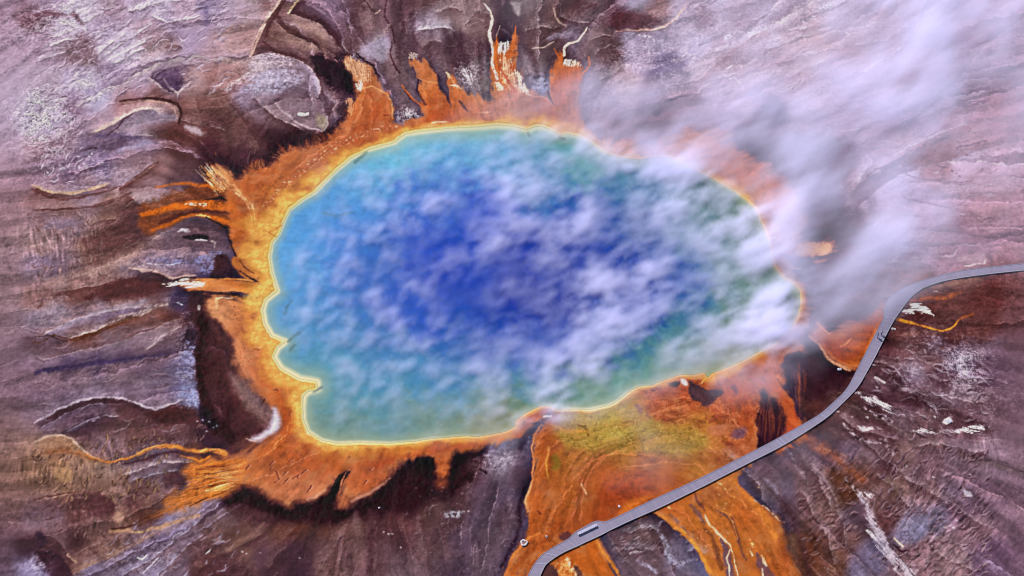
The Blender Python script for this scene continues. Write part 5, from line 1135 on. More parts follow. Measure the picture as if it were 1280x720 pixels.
# crumbly white lines on the northern rim
stroke("540,155 550,153 560,152", [1.5, 2.5, 1.5], (250, 235, 215), .7, .8, .85)
stroke("590,146 602,142 615,141", [2, 3, 2], (226, 190, 170), 1, 1.2, .7, .3)
stroke("352,282 338,290 322,300", [2, 1.5, 1], (176, 110, 60), .8, .6, .7)
stroke("330,288 340,293 345,296", [1, 2, 1], (160, 96, 46), .8, .6, .7)
C = C + (C.mean(-1, keepdims=True) - C) * (.06 * np.clip(orange + sstep(30, 0, lake_d), 0, 1))[..., None]
C = C + srgb(-1, 1, 0) * (1 - orange)[..., None] * sstep(8, 20, lake_d)[..., None]
C = np.clip(112 + (C * srgb(1.07, 1.06, 1.03) + srgb(3, 2, 0) - 112) * 1.18, 6, 255)
HI = C.max(-1, keepdims=True)
C = C * np.where(HI > 178, (178 + (HI - 178) * .66) / np.maximum(HI, 1), 1)

# ------------------------------------------------------------------ pool colour
iw = look(rbf(*INW, 25.0), U, V)[..., 0]
mot = fbm(CX / 3.2 + .4 * CY / 3.2, CY / 2.6, 4, 551, .6)
W = look(rbf(*LK, 22.0), U + 12 * nA + 34 * mot + 6 * nC, V + 10 * nA + 26 * fbm(CX / 3.0, CY / 2.6, 4, 561, .6))
W = W * (1 + .10 * nB + .09 * nC + .06 * fbm(CX / 1.6 + CY / 3.5, CY / 1.1, 3, 431))[..., None]
di = -lake_d
a = sstep(iw * 3.2 + 3, iw * .6, di + 1.5 * nB + .8 * nC) * .75
W = W + (srgb(176, 186, 150) - W) * (a * .7)[..., None]
cw = look(rbf(*CREAM, 25.0), U, V)[..., 0]
a = sstep(iw * 1.0 + .5, iw * .2, di + 1.1 * nC + .9 * nB)
W = W + (srgb(244, 232, 184) - W) * np.clip(a * cw, 0, 1)[..., None]
# drowned ledges
WL = [("365,376 358,384 356,392", 2.5, .5), ("360,427 368,420 374,416", 3, .6), ("392,490 402,484", 3.5, .7), ("405,266 420,270 440,266", 4, .25), ("444,202 452,196 458,190", 4, .5), ("660,166 662,170", 3, .5), ("700,172 706,174", 4, .5),
      ("368,432 362,438", 3, .5)]
for s, w, op in WL:
    P = pts(s)
    m = region(P, 14)
    d = seg_dist(U[m], V[m], P, False, [w] * len(P)) + 1.2 * nB[m] + nC[m]
    aa = sstep(1.5, -1.5, d) * op
    W[m] = W[m] * (1 - aa[..., None]) + np.array((60, 92, 92), f32) * aa[..., None]
W = np.clip(W, 4, 255)

# light per channel on a white level surface (sun + sky), used to turn the colours seen into reflectances
LIGHT = np.array((2.25, 2.42, 2.70), f32)


def to_albedo(c, k=1.0):
    c = np.clip(c / 255.0, 0, 1)
    lin = np.where(c <= .04045, c / 12.92, ((c + .055) / 1.055) ** 2.4)
    return np.clip(lin / (LIGHT * k), 0, .95).astype(f32)


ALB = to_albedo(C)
WALB = to_albedo(W)

# ------------------------------------------------------------------ relief
away = np.clip(lake_d0 / 12.0, 0, 1)
rel = (.32 * (1 - .7 * orange)) * away
H = .06 + .30 * sstep(0, 60, lake_d0) + 1.0 * rel * (.015 * veins + .55 * nB + .22 * nC + .7 * nA + .14 * np.clip(ripz, 0, 1) * ripple)
H = H + .10 * np.clip(crz, 0, 1) * (cell * 1.6 - .4) - .02 * orange
H = np.maximum(H, .02 + .02 * np.clip(lake_d0, 0, 5))
inside = lake_d < 0
H = np.where(inside, -np.clip(-lake_d * .10, 0, 7.0) + .012, H)
edge = (np.abs(GX) > 146) | (GY > 106) | (GY < -84)
H = np.where(edge, .3 + .5 * fbm(GX / 90, GY / 90, 3, 5), H)
WET = np.clip(orange * .8 + sstep(75, 35, C.mean(-1)) * .8, 0, 1)


def grid_mesh(name, X, Y, Z, keep=None):
    ny, nx = X.shape
    co = np.stack([X, Y, Z], -1).reshape(-1, 3).astype(f32)
    i = np.arange(ny * nx, dtype=np.int32).reshape(ny, nx)
    q = np.stack([i[:-1, :-1], i[:-1, 1:], i[1:, 1:], i[1:, :-1]], -1).reshape(-1, 4)
    idx = None
    if keep is not None:
        kq = (keep[:-1, :-1] & keep[:-1, 1:] & keep[1:, 1:] & keep[1:, :-1]).ravel()
        q = q[kq]
        idx = np.unique(q)
        rm = np.zeros(ny * nx, np.int32)
        rm[idx] = np.arange(len(idx))
        q, co = rm[q], co[idx]
    me = bpy.data.meshes.new(name)
    me.vertices.add(len(co))
    me.vertices.foreach_set('co', co.ravel())
    me.loops.add(q.size)
    me.loops.foreach_set('vertex_index', q.ravel().astype(np.int32))
    me.polygons.add(len(q))
    me.polygons.foreach_set('loop_start', np.arange(0, q.size, 4, dtype=np.int32))
    me.polygons.foreach_set('use_smooth', np.ones(len(q), bool))
    me.update(calc_edges=True)
    return me, idx


def vattr(me, name, arr, idx, kind='FLOAT_COLOR'):
    a = arr.reshape(-1, arr.shape[-1]) if kind == 'FLOAT_COLOR' else arr.reshape(-1)
    if idx is not None:
        a = a[idx]
    at_ = me.attributes.new(name, kind, 'POINT')
    if kind == 'FLOAT_COLOR':
        a = np.concatenate([a, np.ones((len(a), 1), f32)], 1)
        at_.data.foreach_set('color', a.ravel().astype(f32))
    else:
        at_.data.foreach_set('value', a.astype(f32))


# ------------------------------------------------------------------ blender helpers
SC = bpy.context.scene
COLL = SC.collection


def link(name, me, mat=None, parent=None):
    o = bpy.data.objects.new(name, me)
    COLL.objects.link(o)
    if mat is not None:
        me.materials.append(mat)
    if parent is not None:
        o.parent = parent
    return o


def tag(o, label=None, cat=None, group=None, kind=None):
    for k, v in (('label', label), ('category', cat), ('group', group), ('kind', kind)):
        if v:
            o[k] = v
    return o


def mat_new(name):
    m = bpy.data.materials.new(name)
    m.use_nodes = True
    nt = m.node_tree
    return m, nt, nt.nodes['Principled BSDF']


def N(nt, t, **kw):
    n = nt.nodes.new(t)
    for k, v in kw.items():
        setattr(n, k, v)
    return n


def simple_mat(name, col, rough=.7, noise=.25, scale=6.0, spec=.4):
    m, nt, b = mat_new(name)
    tc = N(nt, 'ShaderNodeTexCoord')
    nz = N(nt, 'ShaderNodeTexNoise')
    nz.inputs['Scale'].default_value = scale
    nz.inputs['Detail'].default_value = 6
    nt.links.new(tc.outputs['Object'], nz.inputs['Vector'])
    mx = N(nt, 'ShaderNodeMix', data_type='RGBA')
    mx.inputs[6].default_value = (*[c * (1 - noise) for c in col], 1)
    mx.inputs[7].default_value = (*[min(1, c * (1 + noise)) for c in col], 1)
    nt.links.new(nz.outputs['Fac'], mx.inputs[0])
    nt.links.new(mx.outputs[2], b.inputs['Base Color'])
    b.inputs['Roughness'].default_value = rough
    b.inputs['Specular IOR Level'].default_value = spec
    return m


# --- ground
m_g, nt, b = mat_new('sinter_ground')
at1 = N(nt, 'ShaderNodeAttribute', attribute_name='mineral')
at2 = N(nt, 'ShaderNodeAttribute', attribute_name='wet')
geo = N(nt, 'ShaderNodeNewGeometry')
n1 = N(nt, 'ShaderNodeTexNoise')
n1.inputs['Scale'].default_value = 3.2
n1.inputs['Detail'].default_value = 5
n1.inputs['Roughness'].default_value = .65
nt.links.new(geo.outputs['Position'], n1.inputs['Vector'])
mr = N(nt, 'ShaderNodeMapRange')
mr.inputs[1].default_value, mr.inputs[2].default_value = .3, .7
mr.inputs[3].default_value, mr.inputs[4].default_value = .87, 1.13
nt.links.new(n1.outputs['Fac'], mr.inputs[0])
vm = N(nt, 'ShaderNodeVectorMath', operation='SCALE')
nt.links.new(at1.outputs['Color'], vm.inputs[0])
nt.links.new(mr.outputs[0], vm.inputs['Scale'])
nt.links.new(vm.outputs[0], b.inputs['Base Color'])
rr = N(nt, 'ShaderNodeMapRange')
rr.inputs[3].default_value, rr.inputs[4].default_value = .88, .5
nt.links.new(at2.outputs['Fac'], rr.inputs[0])
nt.links.new(rr.outputs[0], b.inputs['Roughness'])
b.inputs['Specular IOR Level'].default_value = .02
bp = N(nt, 'ShaderNodeBump')
bp.inputs['Strength'].default_value = .22
bp.inputs['Distance'].default_value = .12
nt.links.new(n1.outputs['Fac'], bp.inputs['Height'])
nt.links.new(bp.outputs[0], b.inputs['Normal'])

me, _ = grid_mesh('ground', GX, GY, H)
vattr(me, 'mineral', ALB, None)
vattr(me, 'wet', WET, None, 'FLOAT')
ground = tag(link('ground', me, m_g), 'brown and lavender mineral flat with orange bacterial mats round the hot spring', 'ground', kind='structure')

# --- water
m_w, nt, b = mat_new('spring_water')
at1 = N(nt, 'ShaderNodeAttribute', attribute_name='depth_colour')
at2 = N(nt, 'ShaderNodeAttribute', attribute_name='cover')
nt.links.new(at1.outputs['Color'], b.inputs['Base Color'])
nt.links.new(at2.outputs['Fac'], b.inputs['Alpha'])
b.inputs['Roughness'].default_value = .3
b.inputs['Specular IOR Level'].default_value = .2
b.inputs['IOR'].default_value = 1.33
geo = N(nt, 'ShaderNodeNewGeometry')
n1 = N(nt, 'ShaderNodeTexNoise')
n1.inputs['Scale'].default_value = 1.1
n1.inputs['Detail'].default_value = 4
nt.links.new(geo.outputs['Position'], n1.inputs['Vector'])
bp = N(nt, 'ShaderNodeBump')
bp.inputs['Strength'].default_value = .25
bp.inputs['Distance'].default_value = .05
nt.links.new(n1.outputs['Fac'], bp.inputs['Height'])
nt.links.new(bp.outputs[0], b.inputs['Normal'])
keep = (lake_d0 < 3.5) & ~edge
me, idx = grid_mesh('water', GX, GY, np.zeros_like(GX), keep)
vattr(me, 'depth_colour', WALB, idx)
vattr(me, 'cover', sstep(-1.2, 1.8, -lake_d), idx, 'FLOAT')
water = tag(link('water', me, m_w), 'deep blue hot spring pool turning turquoise and green at its edges', 'water', kind='structure')
print('GROUND READY', NX, NY)
# ------------------------------------------------------------------ boardwalk
PAIRS = [((634, 760), (652, 764)), ((650, 736), (667, 740)), ((659, 720), (676, 719)), ((666, 707), (682, 706)), ((676, 694), (694, 697)), ((689, 685), (706, 690)), ((711, 673), (722, 683)),
         ((718, 665), (728, 680)), ((745, 650), (752, 669)), ((756, 652.5), (762, 663.5)), ((779, 642), (786, 652)), ((816, 624), (823, 636)), ((872, 599), (880, 608)), ((929, 570), (938, 578)), ((966, 551), (976, 559)),
         ((1000, 532), (1006, 541)), ((1026, 517), (1036, 521)), ((1054, 491), (1064, 494)), ((1062, 480), (1075, 481)), ((1081, 442), (1094, 447)), ((1099, 407), (1112, 411)), ((1105, 396.5), (1119, 398.5)),
         ((1104, 385), (1127, 387)), ((1110, 373), (1138, 372)), ((1126, 361), (1152, 361)), ((1150, 351), (1163, 356.5)), ((1178, 343), (1179, 351.5)), ((1202, 337.5), (1204, 347)), ((1232, 334), (1233, 343)),
         ((1290, 328), (1291, 337)), ((1360, 321), (1361, 330))]
DECK = 0.62


def prism_strip(name, Ls, Rs, z0, z1, mat, parent):
    """closed strip between two edge lines, from z0 to z1"""
    vs, fs = [], []
    n = len(Ls)
    for a, b_ in zip(Ls, Rs):
        vs += [(a.x, a.y, z1), (b_.x, b_.y, z1), (b_.x, b_.y, z0), (a.x, a.y, z0)]
    for i in range(n - 1):
        o, p = 4 * i, 4 * i + 4
        fs += [(o, o + 1, p + 1, p), (o + 1, o + 2, p + 2, p + 1), (o + 2, o + 3, p + 3, p + 2), (o + 3, o, p, p + 3)]
    fs += [(3, 2, 1, 0), (4 * n - 4, 4 * n - 3, 4 * n - 2, 4 * n - 1)]
    me = bpy.data.meshes.new(name)
    me.from_pydata(vs, [], fs)
    me.update()
    return link(name, me, mat, parent)


def box_mesh(name, boxes):
    """boxes: (centre, half sizes, rotation about z)"""
    vs, fs = [], []
    for (c, h, r) in boxes:
        o = len(vs)
        for sx, sy, sz in ((-1, -1, -1), (1, -1, -1), (1, 1, -1), (-1, 1, -1), (-1, -1, 1), (1, -1, 1), (1, 1, 1), (-1, 1, 1)):
            x, y = sx * h[0], sy * h[1]
            vs.append((c[0] + x * math.cos(r) - y * math.sin(r), c[1] + x * math.sin(r) + y * math.cos(r), c[2] + sz * h[2]))
        fs += [tuple(o + k for k in f) for f in ((3, 2, 1, 0), (4, 5, 6, 7), (0, 1, 5, 4), (1, 2, 6, 5), (2, 3, 7, 6), (3, 0, 4, 7))]
    me = bpy.data.meshes.new(name)
    me.from_pydata(vs, [], fs)
    me.update()
    return me


# weathered planks laid across the walkway: plank joints follow the running length stored on the deck
Lp = [at(*p[0], DECK) for p in PAIRS]
Rp = [at(*p[1], DECK) for p in PAIRS]
m_d, nt, b = mat_new('weathered_planks')
ra = N(nt, 'ShaderNodeAttribute', attribute_name='run')
mm = N(nt, 'ShaderNodeMath', operation='MULTIPLY')
mm.inputs[1].default_value = 1 / .28
nt.links.new(ra.outputs['Fac'], mm.inputs[0])
fr = N(nt, 'ShaderNodeMath', operation='FRACT')
nt.links.new(mm.outputs[0], fr.inputs[0])
gp = N(nt, 'ShaderNodeMath', operation='LESS_THAN')
gp.inputs[1].default_value = .06
nt.links.new(fr.outputs[0], gp.inputs[0])
flr = N(nt, 'ShaderNodeMath', operation='FLOOR')
nt.links.new(mm.outputs[0], flr.inputs[0])
wn = N(nt, 'ShaderNodeTexWhiteNoise', noise_dimensions='1D')
nt.links.new(flr.outputs[0], wn.inputs['W'])
nz = N(nt, 'ShaderNodeTexNoise')
nz.inputs['Scale'].default_value = .5
nz.inputs['Detail'].default_value = 5
geo = N(nt, 'ShaderNodeNewGeometry')
nt.links.new(geo.outputs['Position'], nz.inputs['Vector'])
ad = N(nt, 'ShaderNodeMath', operation='ADD')
nt.links.new(wn.outputs['Value'], ad.inputs[0])
nt.links.new(nz.outputs['Fac'], ad.inputs[1])
cr_ = N(nt, 'ShaderNodeMapRange')
cr_.inputs[1].default_value, cr_.inputs[2].default_value = .2, 1.5
nt.links.new(ad.outputs[0], cr_.inputs[0])
mx = N(nt, 'ShaderNodeMix', data_type='RGBA')
mx.inputs[6].default_value = (.106, .088, .128, 1)
mx.inputs[7].default_value = (.138, .115, .160, 1)
nt.links.new(cr_.outputs[0], mx.inputs[0])
mx2 = N(nt, 'ShaderNodeMix', data_type='RGBA')
mx2.inputs[7].default_value = (.06, .05, .072, 1)
nt.links.new(mx.outputs[2], mx2.inputs[6])
nt.links.new(gp.outputs[0], mx2.inputs[0])
nt.links.new(mx2.outputs[2], b.inputs['Base Color'])
b.inputs['Roughness'].default_value = .8

m_k = simple_mat('kerb_timber', (.118, .10, .142), .8, .2, 2)
m_p = simple_mat('post_timber', (.06,.045,.045), .9, .3, 4)
m_j = simple_mat('joint_timber', (.17, .155, .22), .8, .2, 2)

c0 = (Lp[10] + Rp[10]) / 2
walk = bpy.data.objects.new('boardwalk', None)
COLL.objects.link(walk)
tag(walk, 'grey timber boardwalk curving past the hot spring over the orange runoff', 'boardwalk')


def dense(A, k=6):
    out = []
    for i in range(len(A) - 1):
        for j in range(k):
            out.append(A[i].lerp(A[i + 1], j / k))
    return out + [A[-1]]


def smooth(A, k=2):
    """round the corners of the walkway a little"""
    for _ in range(k):
        A = [A[0]] + [(A[i - 1] + A[i] * 2 + A[i + 1]) / 4 for i in range(1, len(A) - 1)] + [A[-1]]
    return A


Ld, Rd = smooth(dense(Lp), 3), smooth(dense(Rp), 3)
deck = prism_strip('deck', Ld, Rd, DECK - .14, DECK, m_d, walk)
run, acc_ = [], 0
for i in range(len(Ld)):
    if i:
        acc_ += ((Ld[i] + Rd[i]) / 2 - (Ld[i - 1] + Rd[i - 1]) / 2).length
    run += [acc_] * 4
ra_ = deck.data.attributes.new('run', 'FLOAT', 'POINT')
ra_.data.foreach_set('value', np.array(run, f32))
m_k2 = simple_mat('pale_kerb_timber', (.175, .155, .185), .8, .15, 2)  # paler tone for the right-hand kerb
for A, B, mk in ((Ld, Rd, m_k), (Rd, Ld, m_k2)):
    i0 = [a + (b_ - a).normalized() * .02 for a, b_ in zip(A, B)]
    i1 = [a + (b_ - a).normalized() * .20 for a, b_ in zip(A, B)]
    prism_strip('kerb_board', i0, i1, DECK + .003, DECK + .05, mk, walk)
# joint strips where deck sections meet
for (i, j, t) in ((21, 22, 0.0), (14, 15, .1), (14, 15, .22), (15, 16, .96), (17, 18, .05), (4, 5, .3), (3, 4, .2)):
    a = Lp[i].lerp(Lp[j], t)
    b_ = Rp[i].lerp(Rp[j], t)
    a, b_ = a.lerp(b_, .1), a.lerp(b_, .9)
    c = (a + b_) / 2
    d = b_ - a
    o = link('joint_strip', box_mesh('joint_strip', [((0, 0, 0), (d.length / 2, .10, .02), 0)]), m_j, walk)
    o.location = (c.x, c.y, DECK + .024)
    o.rotation_euler = (0, 0, math.atan2(d.y, d.x))
post_me = box_mesh('support_post', [((0, 0, 0), (.09, .09, .34), 0)])
post_me.materials.append(m_p)
LL, RR = Ld[6:-6:4], Rd[6:-6:4]
for a, b_ in zip(LL, RR):
    for q in (a.lerp(b_, .12), a.lerp(b_, .88)):
        o = bpy.data.objects.new('support_post', post_me)
        COLL.objects.link(o)
        o.parent = walk
        o.location = (q.x, q.y, DECK - .14 - .34)

# ------------------------------------------------------------------ bench on the viewing platform
m_b = simple_mat('bench_wood', (.27, .25, .33), .7, .15, 3)
m_bl = simple_mat('bench_leg_metal', (.1, .1, .12), .6, .2, 4)
p0, p1 = at(722, 668.5, DECK), at(746, 657, DECK)
d = p1 - p0
bench = bpy.data.objects.new('bench', None)
COLL.objects.link(bench)
bench.location = ((p0 + p1) / 2).to_tuple()
bench.rotation_euler = (0, 0, math.atan2(d.y, d.x))
tag(bench, 'long pale backless bench on the wider part of the boardwalk', 'bench')
L2 = d.length / 2
link('seat', box_mesh('seat', [((0, -.16 + .16 * k, .45), (L2, .07, .025), 0) for k in range(3)]), m_b, bench)
for s in (-.85, -.28, .28, .85):
    link('leg', box_mesh('leg', [((s * L2, 0, .213), (.05, .2, .208), 0)]), m_bl, bench)

# ------------------------------------------------------------------ people
def skin_body(name, joints, edges, radii, mat, parent=None, sub=2):
    me = bpy.data.meshes.new(name)
    me.from_pydata(joints, edges, [])
    o = link(name, me, mat, parent)
    o.modifiers.new('Skin', 'SKIN')
    if not me.skin_vertices:
        bpy.context.view_layer.objects.active = o
        me.update()
    sv = me.skin_vertices[0].data
    for i, r in enumerate(radii):
        sv[i].radius = r if isinstance(r, tuple) else (r, r)
        sv[i].use_root = i == 0
    s = o.modifiers.new('Subdivision', 'SUBSURF')
    s.levels = s.render_levels = sub
    for p in me.polygons:
        p.use_smooth = True
    return o


def person(loc, rz, h, shirt, trousers, hair, skin, label, stride):
    k = h / 1.75
    J = [(0, 0, .95), (0, 0, 1.15), (0, .01, 1.36), (0, .01, 1.47), (0, .03, 1.53), (0, .035, 1.62), (0, .03, 1.72),
         (.19, 0, 1.39), (.24, .02, 1.12), (.23, .14, .90), (.23, .17, .82), (-.19, 0, 1.39), (-.24, -.03, 1.12), (-.23, .05, .90), (-.23, .08, .82),
         (.10, 0, .90), (.10, stride * .6, .50), (.10, stride * .3, .08), (.10, stride * .3 + .14, .04), (-.10, 0, .90), (-.10, -stride * .4, .50), (-.10, -stride * .9, .08), (-.10, -stride * .9 + .14, .04)]
    E = [(0, 1), (1, 2), (2, 3), (3, 4), (4, 5), (5, 6), (2, 7), (7, 8), (8, 9), (9, 10), (2, 11), (11, 12), (12, 13), (13, 14), (0, 15), (15, 16), (16, 17), (17, 18), (0, 19), (19, 20), (20, 21), (21, 22)]
    R = [(.15, .11), (.14, .10), (.16, .10), .06, .075, (.078, .095), .06, .065, .048, .034, .035, .065, .048, .034, .035, .085, .058, .042, .035, .085, .058, .042, .035]
    J = [tuple(c * k for c in j) for j in J]
    R = [tuple(c * k for c in r) if isinstance(r, tuple) else r * k for r in R]
    body = skin_body('person', J, E, R, skin)
    tag(body, label, 'person')
    body.location, body.rotation_euler = loc, (0, 0, rz)
    grow = lambda r, g: tuple(c + g * k for c in r) if isinstance(r, tuple) else r + g * k
    si = [1, 2, 0, 7, 8, 11, 12]
    rm = {a: i for i, a in enumerate(si)}
    skin_body('shirt', [J[i] for i in si], [(rm[a], rm[b2]) for a, b2 in E if a in rm and b2 in rm], [grow(R[i], .022) for i in si], shirt, body)
    ti = [0, 15, 16, 17, 19, 20, 21]
    rm = {a: i for i, a in enumerate(ti)}
    skin_body('trousers', [J[i] for i in ti], [(rm[a], rm[b2]) for a, b2 in E if a in rm and b2 in rm], [grow(R[i], .02) for i in ti], trousers, body)
    skin_body('hair', [(0, .01 * k, 1.70 * k), (0, -.02 * k, 1.64 * k), (0, .03 * k, 1.745 * k)], [(0, 1), (0, 2)], [.09 * k, .08 * k, .06 * k], hair, body)
    return body


m_skin = simple_mat('skin', (.35, .22, .17), .6, .08, 8)
m_white = simple_mat('pale_cotton', (.46, .46, .54), .8, .06, 8)
m_navy = simple_mat('navy_cotton', (.03, .035, .12), .8, .15, 8)
m_blue = simple_mat('blue_denim', (.1, .13, .36), .8, .15, 8)
m_hair = simple_mat('dark_hair', (.03, .02, .02), .6, .2, 8)
q1, q2 = at(1101.5, 418.5, DECK), at(1096.2, 421.5, DECK)
person(q1, math.radians(20), 1.78, m_white, m_navy, m_hair, m_skin, 'person in a pale shirt and dark trousers on the boardwalk', .16)
person(q2, math.radians(60), 1.70, m_navy, m_blue, m_hair, m_skin, 'person in dark navy top walking on the boardwalk edge', .12)

# ------------------------------------------------------------------ small stones
m_s = simple_mat('white_sinter_stone', (.40, .38, .42), .8, .12, 5)
m_s2 = simple_mat('tan_sinter_stone', (.26, .2, .2), .85, .2, 5)


def stone(u, v, r, mat, label, seed, flat=.6):
    rg = random.Random(seed)
    nU, nV = 12, 7
    vs, fs = [], []
    ph = [rg.uniform(0, 6.28) for _ in range(6)]
    for j in range(nV):
        t = math.pi * j / (nV - 1)
        for i in range(nU):
            a = 2 * math.pi * i / nU
            k = r * (1 + .18 * math.sin(2 * a + ph[0]) + .14 * math.sin(3 * a + ph[1] + t) + .12 * math.sin(2 * t + ph[2] + a) + rg.uniform(-.07, .07))
            vs.append((k * math.sin(t) * math.cos(a), .75 * k * math.sin(t) * math.sin(a), flat * k * math.cos(t)))
    for j in range(nV - 1):
        for i in range(nU):
            fs.append((j * nU + i, (j + 1) * nU + i, (j + 1) * nU + (i + 1) % nU, j * nU + (i + 1) % nU))
    me = bpy.data.meshes.new('rock')
    me.from_pydata(vs, [], fs)
    me.update()
    o = link('rock', me, mat)
    p = at(u, v, .3)
    gz = float(H[np.argmin(np.abs(YS - p.y)), np.argmin(np.abs(XS - p.x))])
    p = at(u, v, gz)
    o.location = (p.x, p.y, gz + .25 * r)
    o.rotation_euler = (0, 0, rg.uniform(0, 6.28))
    return tag(o, label, 'rock')


stone(1049, 462, .42, m_s, 'white rock lying on dark ground below the orange pond', 1)
stone(774, 633, .28, m_s, 'white rock on rust orange mat just above the straight boardwalk', 2)
stone(1116, 412, .22, m_s2, 'pale rock beside the boardwalk opposite the two people', 3)
stone(1186, 527, .5, m_s, 'angular white rock above the white streak near the right edge', 4, .5)
stone(474, 635, .2, m_s, 'tiny white rock on the dark band under the southern orange lobes', 5)
stone(683, 671, .3, m_s2, 'tan rock in the orange runoff left of the wide boardwalk part', 6)

# sinter-ringed vent beside the runoff
ring, nR, nr = [], 28, 10
fs = []
for i in range(nR):
    a = 2 * math.pi * i / nR
    for j in range(nr):
        t = 2 * math.pi * j / nr
        wob = 1 + .12 * math.sin(3 * a + 1) + .08 * math.sin(5 * a)
        rad = .52 * wob + .20 * math.cos(t)
        ring.append((rad * math.cos(a), rad * math.sin(a), .16 + .17 * math.sin(t) * (1 + .2 * math.sin(2 * a))))
        fs.append((i * nr + j, ((i + 1) % nR) * nr + j, ((i + 1) % nR) * nr + (j + 1) % nr, i * nr + (j + 1) % nr))
me = bpy.data.meshes.new('steam_vent')
me.from_pydata(ring, [], fs)
me.update()
for p in me.polygons:
    p.use_smooth = True
vent = link('steam_vent', me, simple_mat('vent_sinter', (.3, .26, .27), .85, .3, 3))
p = at(655, 679, .3)
gz = float(H[np.argmin(np.abs(YS - p.y)), np.argmin(np.abs(XS - p.x))])
vent.location = (p.x, p.y, gz)
tag(vent, 'small white ringed vent on the left bank of the lower orange runoff', 'vent')
hole = []
hv_ = [(0, 0, .13)] + [(.5 * math.cos(2 * math.pi * i / 20), .5 * math.sin(2 * math.pi * i / 20), .16) for i in range(20)]
me = bpy.data.meshes.new('vent_water')
me.from_pydata(hv_, [], [(0, 1 + i, 1 + (i + 1) % 20) for i in range(20)])
link('vent_water', me, simple_mat('vent_pool', (.16, .08, .06), .2, .2, 3), vent)

# ------------------------------------------------------------------ steam: a real volume drifting over the pool and off to the upper right
ST = ctrl("""
370,300:.03 420,260:.10 400,400:.05 450,330:.16 420,480:.08 400,530:.04 480,230:.20 500,300:.28 480,400:.18 480,480:.16 550,200:.2 560,260:.35 540,340:.30 540,420:.28 560,480:.26 540,530:.13 620,190:.3 620,300:.35 610,370:.3 620,440:.38 600,520:.22 650,350:.15 690,380:.12 690,250:.62 720,260:.68 660,230:.4 690,300:.35 720,330:.3 740,290:.3 750,220:.5 700,200:.3 720,190:.3 760,200:.65 770,250:.5 800,280:.3 780,270:.3 830,230:.35 800,210:.5 860,210:.75 840,300:.6 800,320:.55 880,290:.45 920,240:.2 900,330:.6 860,340:.5 810,360:.35 830,380:.7 760,370:.5 720,400:.55 780,400:.65 740,440:.7 700,470:.68 680,490:.62 650,480:.45 660,505:.35 770,460:.5 820,420:.65 860,400:.55 900,380:.45 930,350:.3 880,430:.15 830,460:.15 740,500:.12 800,470:.15 950,400:.4 940,330:.35 950,300:.72 925,290:.55 960,370:.55 985,345:.7 998,380:.75 965,300:.7
740,150:.45 770,140:.5 760,175:.7 790,160:.5 830,150:.4 820,190:.6 860,180:.7 880,160:.4 910,200:.35 940,190:.15 960,230:.3 920,150:.5 960,140:.35 1000,200:.7 1010,230:.65 980,170:.55 970,280:.8 985,260:.75 1000,290:.55 1030,250:.4 1045,285:.2 1030,312:.12 1055,300:.25 1038,275:.25 1010,330:.5 1040,340:.6 990,370:.5 980,400:.65 960,430:.4 1000,420:.4 1010,400:.4 1020,380:.4 1060,370:.65 1080,350:.75 1095,370:.6 1060,400:.35 1090,310:.8 1120,290:.85 1120,330:.85 1140,310:.7 1080,330:.7 1100,250:.55 1130,350:.5 1160,330:.4 1200,320:.2 1170,280:.35 1220,270:.12 1160,240:.3 1050,170:.45 1030,140:.55 1060,120:.6 1100,110:.65 1140,90:.75 1160,60:.8 1130,20:.65 1170,20:.65 1210,20:.5 1180,100:.6 1210,60:.3 1220,110:.15 1100,60:.35 1050,60:.25 1020,90:.4 970,60:.2 960,100:.35 900,60:.15 900,100:.3 860,110:.2 940,30:.1 1000,30:.1 1060,20:.3 1100,20:.5 1130,130:.6 1180,140:.45 1220,150:.15 1150,170:.35 1090,180:.35 1060,210:.2 1200,180:.1 1080,240:.4 1220,220:.1 930,465:.25 960,460:.25 990,450:.1 910,470:.15 1020,440:.05 650,150:.25 700,130:.25 720,140:.4 600,150:.12 680,160:.3
340,420:0 345,340:0 360,260:0 300,200:0 200,400:0 300,600:0 500,120:0 560,100:0 600,80:0 700,60:.02 780,60:.04 760,30:.03 830,60:.05 860,30:.08 450,170:.02 340,350:0 350,480:0 440,570:0 520,560:0 600,570:0 680,545:0 750,540:.0 850,500:.02 900,520:.03 940,520:.02 1000,490:0 1060,460:0 1050,430:.06 1090,425:0 1130,400:0 1180,390:0 1160,365:.02 1200,355:.05 1100,500:0 1200,450:0 900,620:0 700,620:0 1100,600:0 100,100:0 400,60:0 400,700:0 1240,380:0 1300,250:.1 1300,80:.3 1240,-60:.4 1150,-40:.6
""")
SMAP = rbf(*ST, 17.0)[..., 0]
x0, x1, y0, y1, z0, z1 = -62.0, 138.0, -52.0, 100.0, .25, 12.0
CS = .62
nx, ny, nz_ = int((x1 - x0) / CS) + 1, int((y1 - y0) / CS) + 1, 15
gx, gy = np.meshgrid(np.linspace(x0, x1, nx).astype(f32), np.linspace(y0, y1, ny).astype(f32))
zs = np.linspace(z0, z1, nz_).astype(f32)
dens = np.zeros((nz_, ny, nx), f32)
drift = 0.9     # the plume leans down-wind as it rises
base_u, base_v = ground_uv(gx.astype(np.float64), gy.astype(np.float64), 3.0)
al = look(SMAP, base_u.astype(f32), base_v.astype(f32))
al = np.clip((al - .03) * 1.03, 0, .88)
al = np.clip(al + .13 * sstep(780, 900, base_u) * sstep(350, 250, base_v + .2 * (base_u - 900)), 0, .9)
dl = bil(SH, (base_u + 120) / 2, (base_v + 120) / 2)
lake_in = sstep(4, -16, dl)
al = al * (1 - .52 * lake_in * (1 - .35 * sstep(760, 860, base_u))) * (1 - .30 * (1 - lake_in))
al = al * (1 - .36 * lake_in * np.exp(-((base_u - 620) / 130) ** 2 - ((base_v - 345) / 95) ** 2))
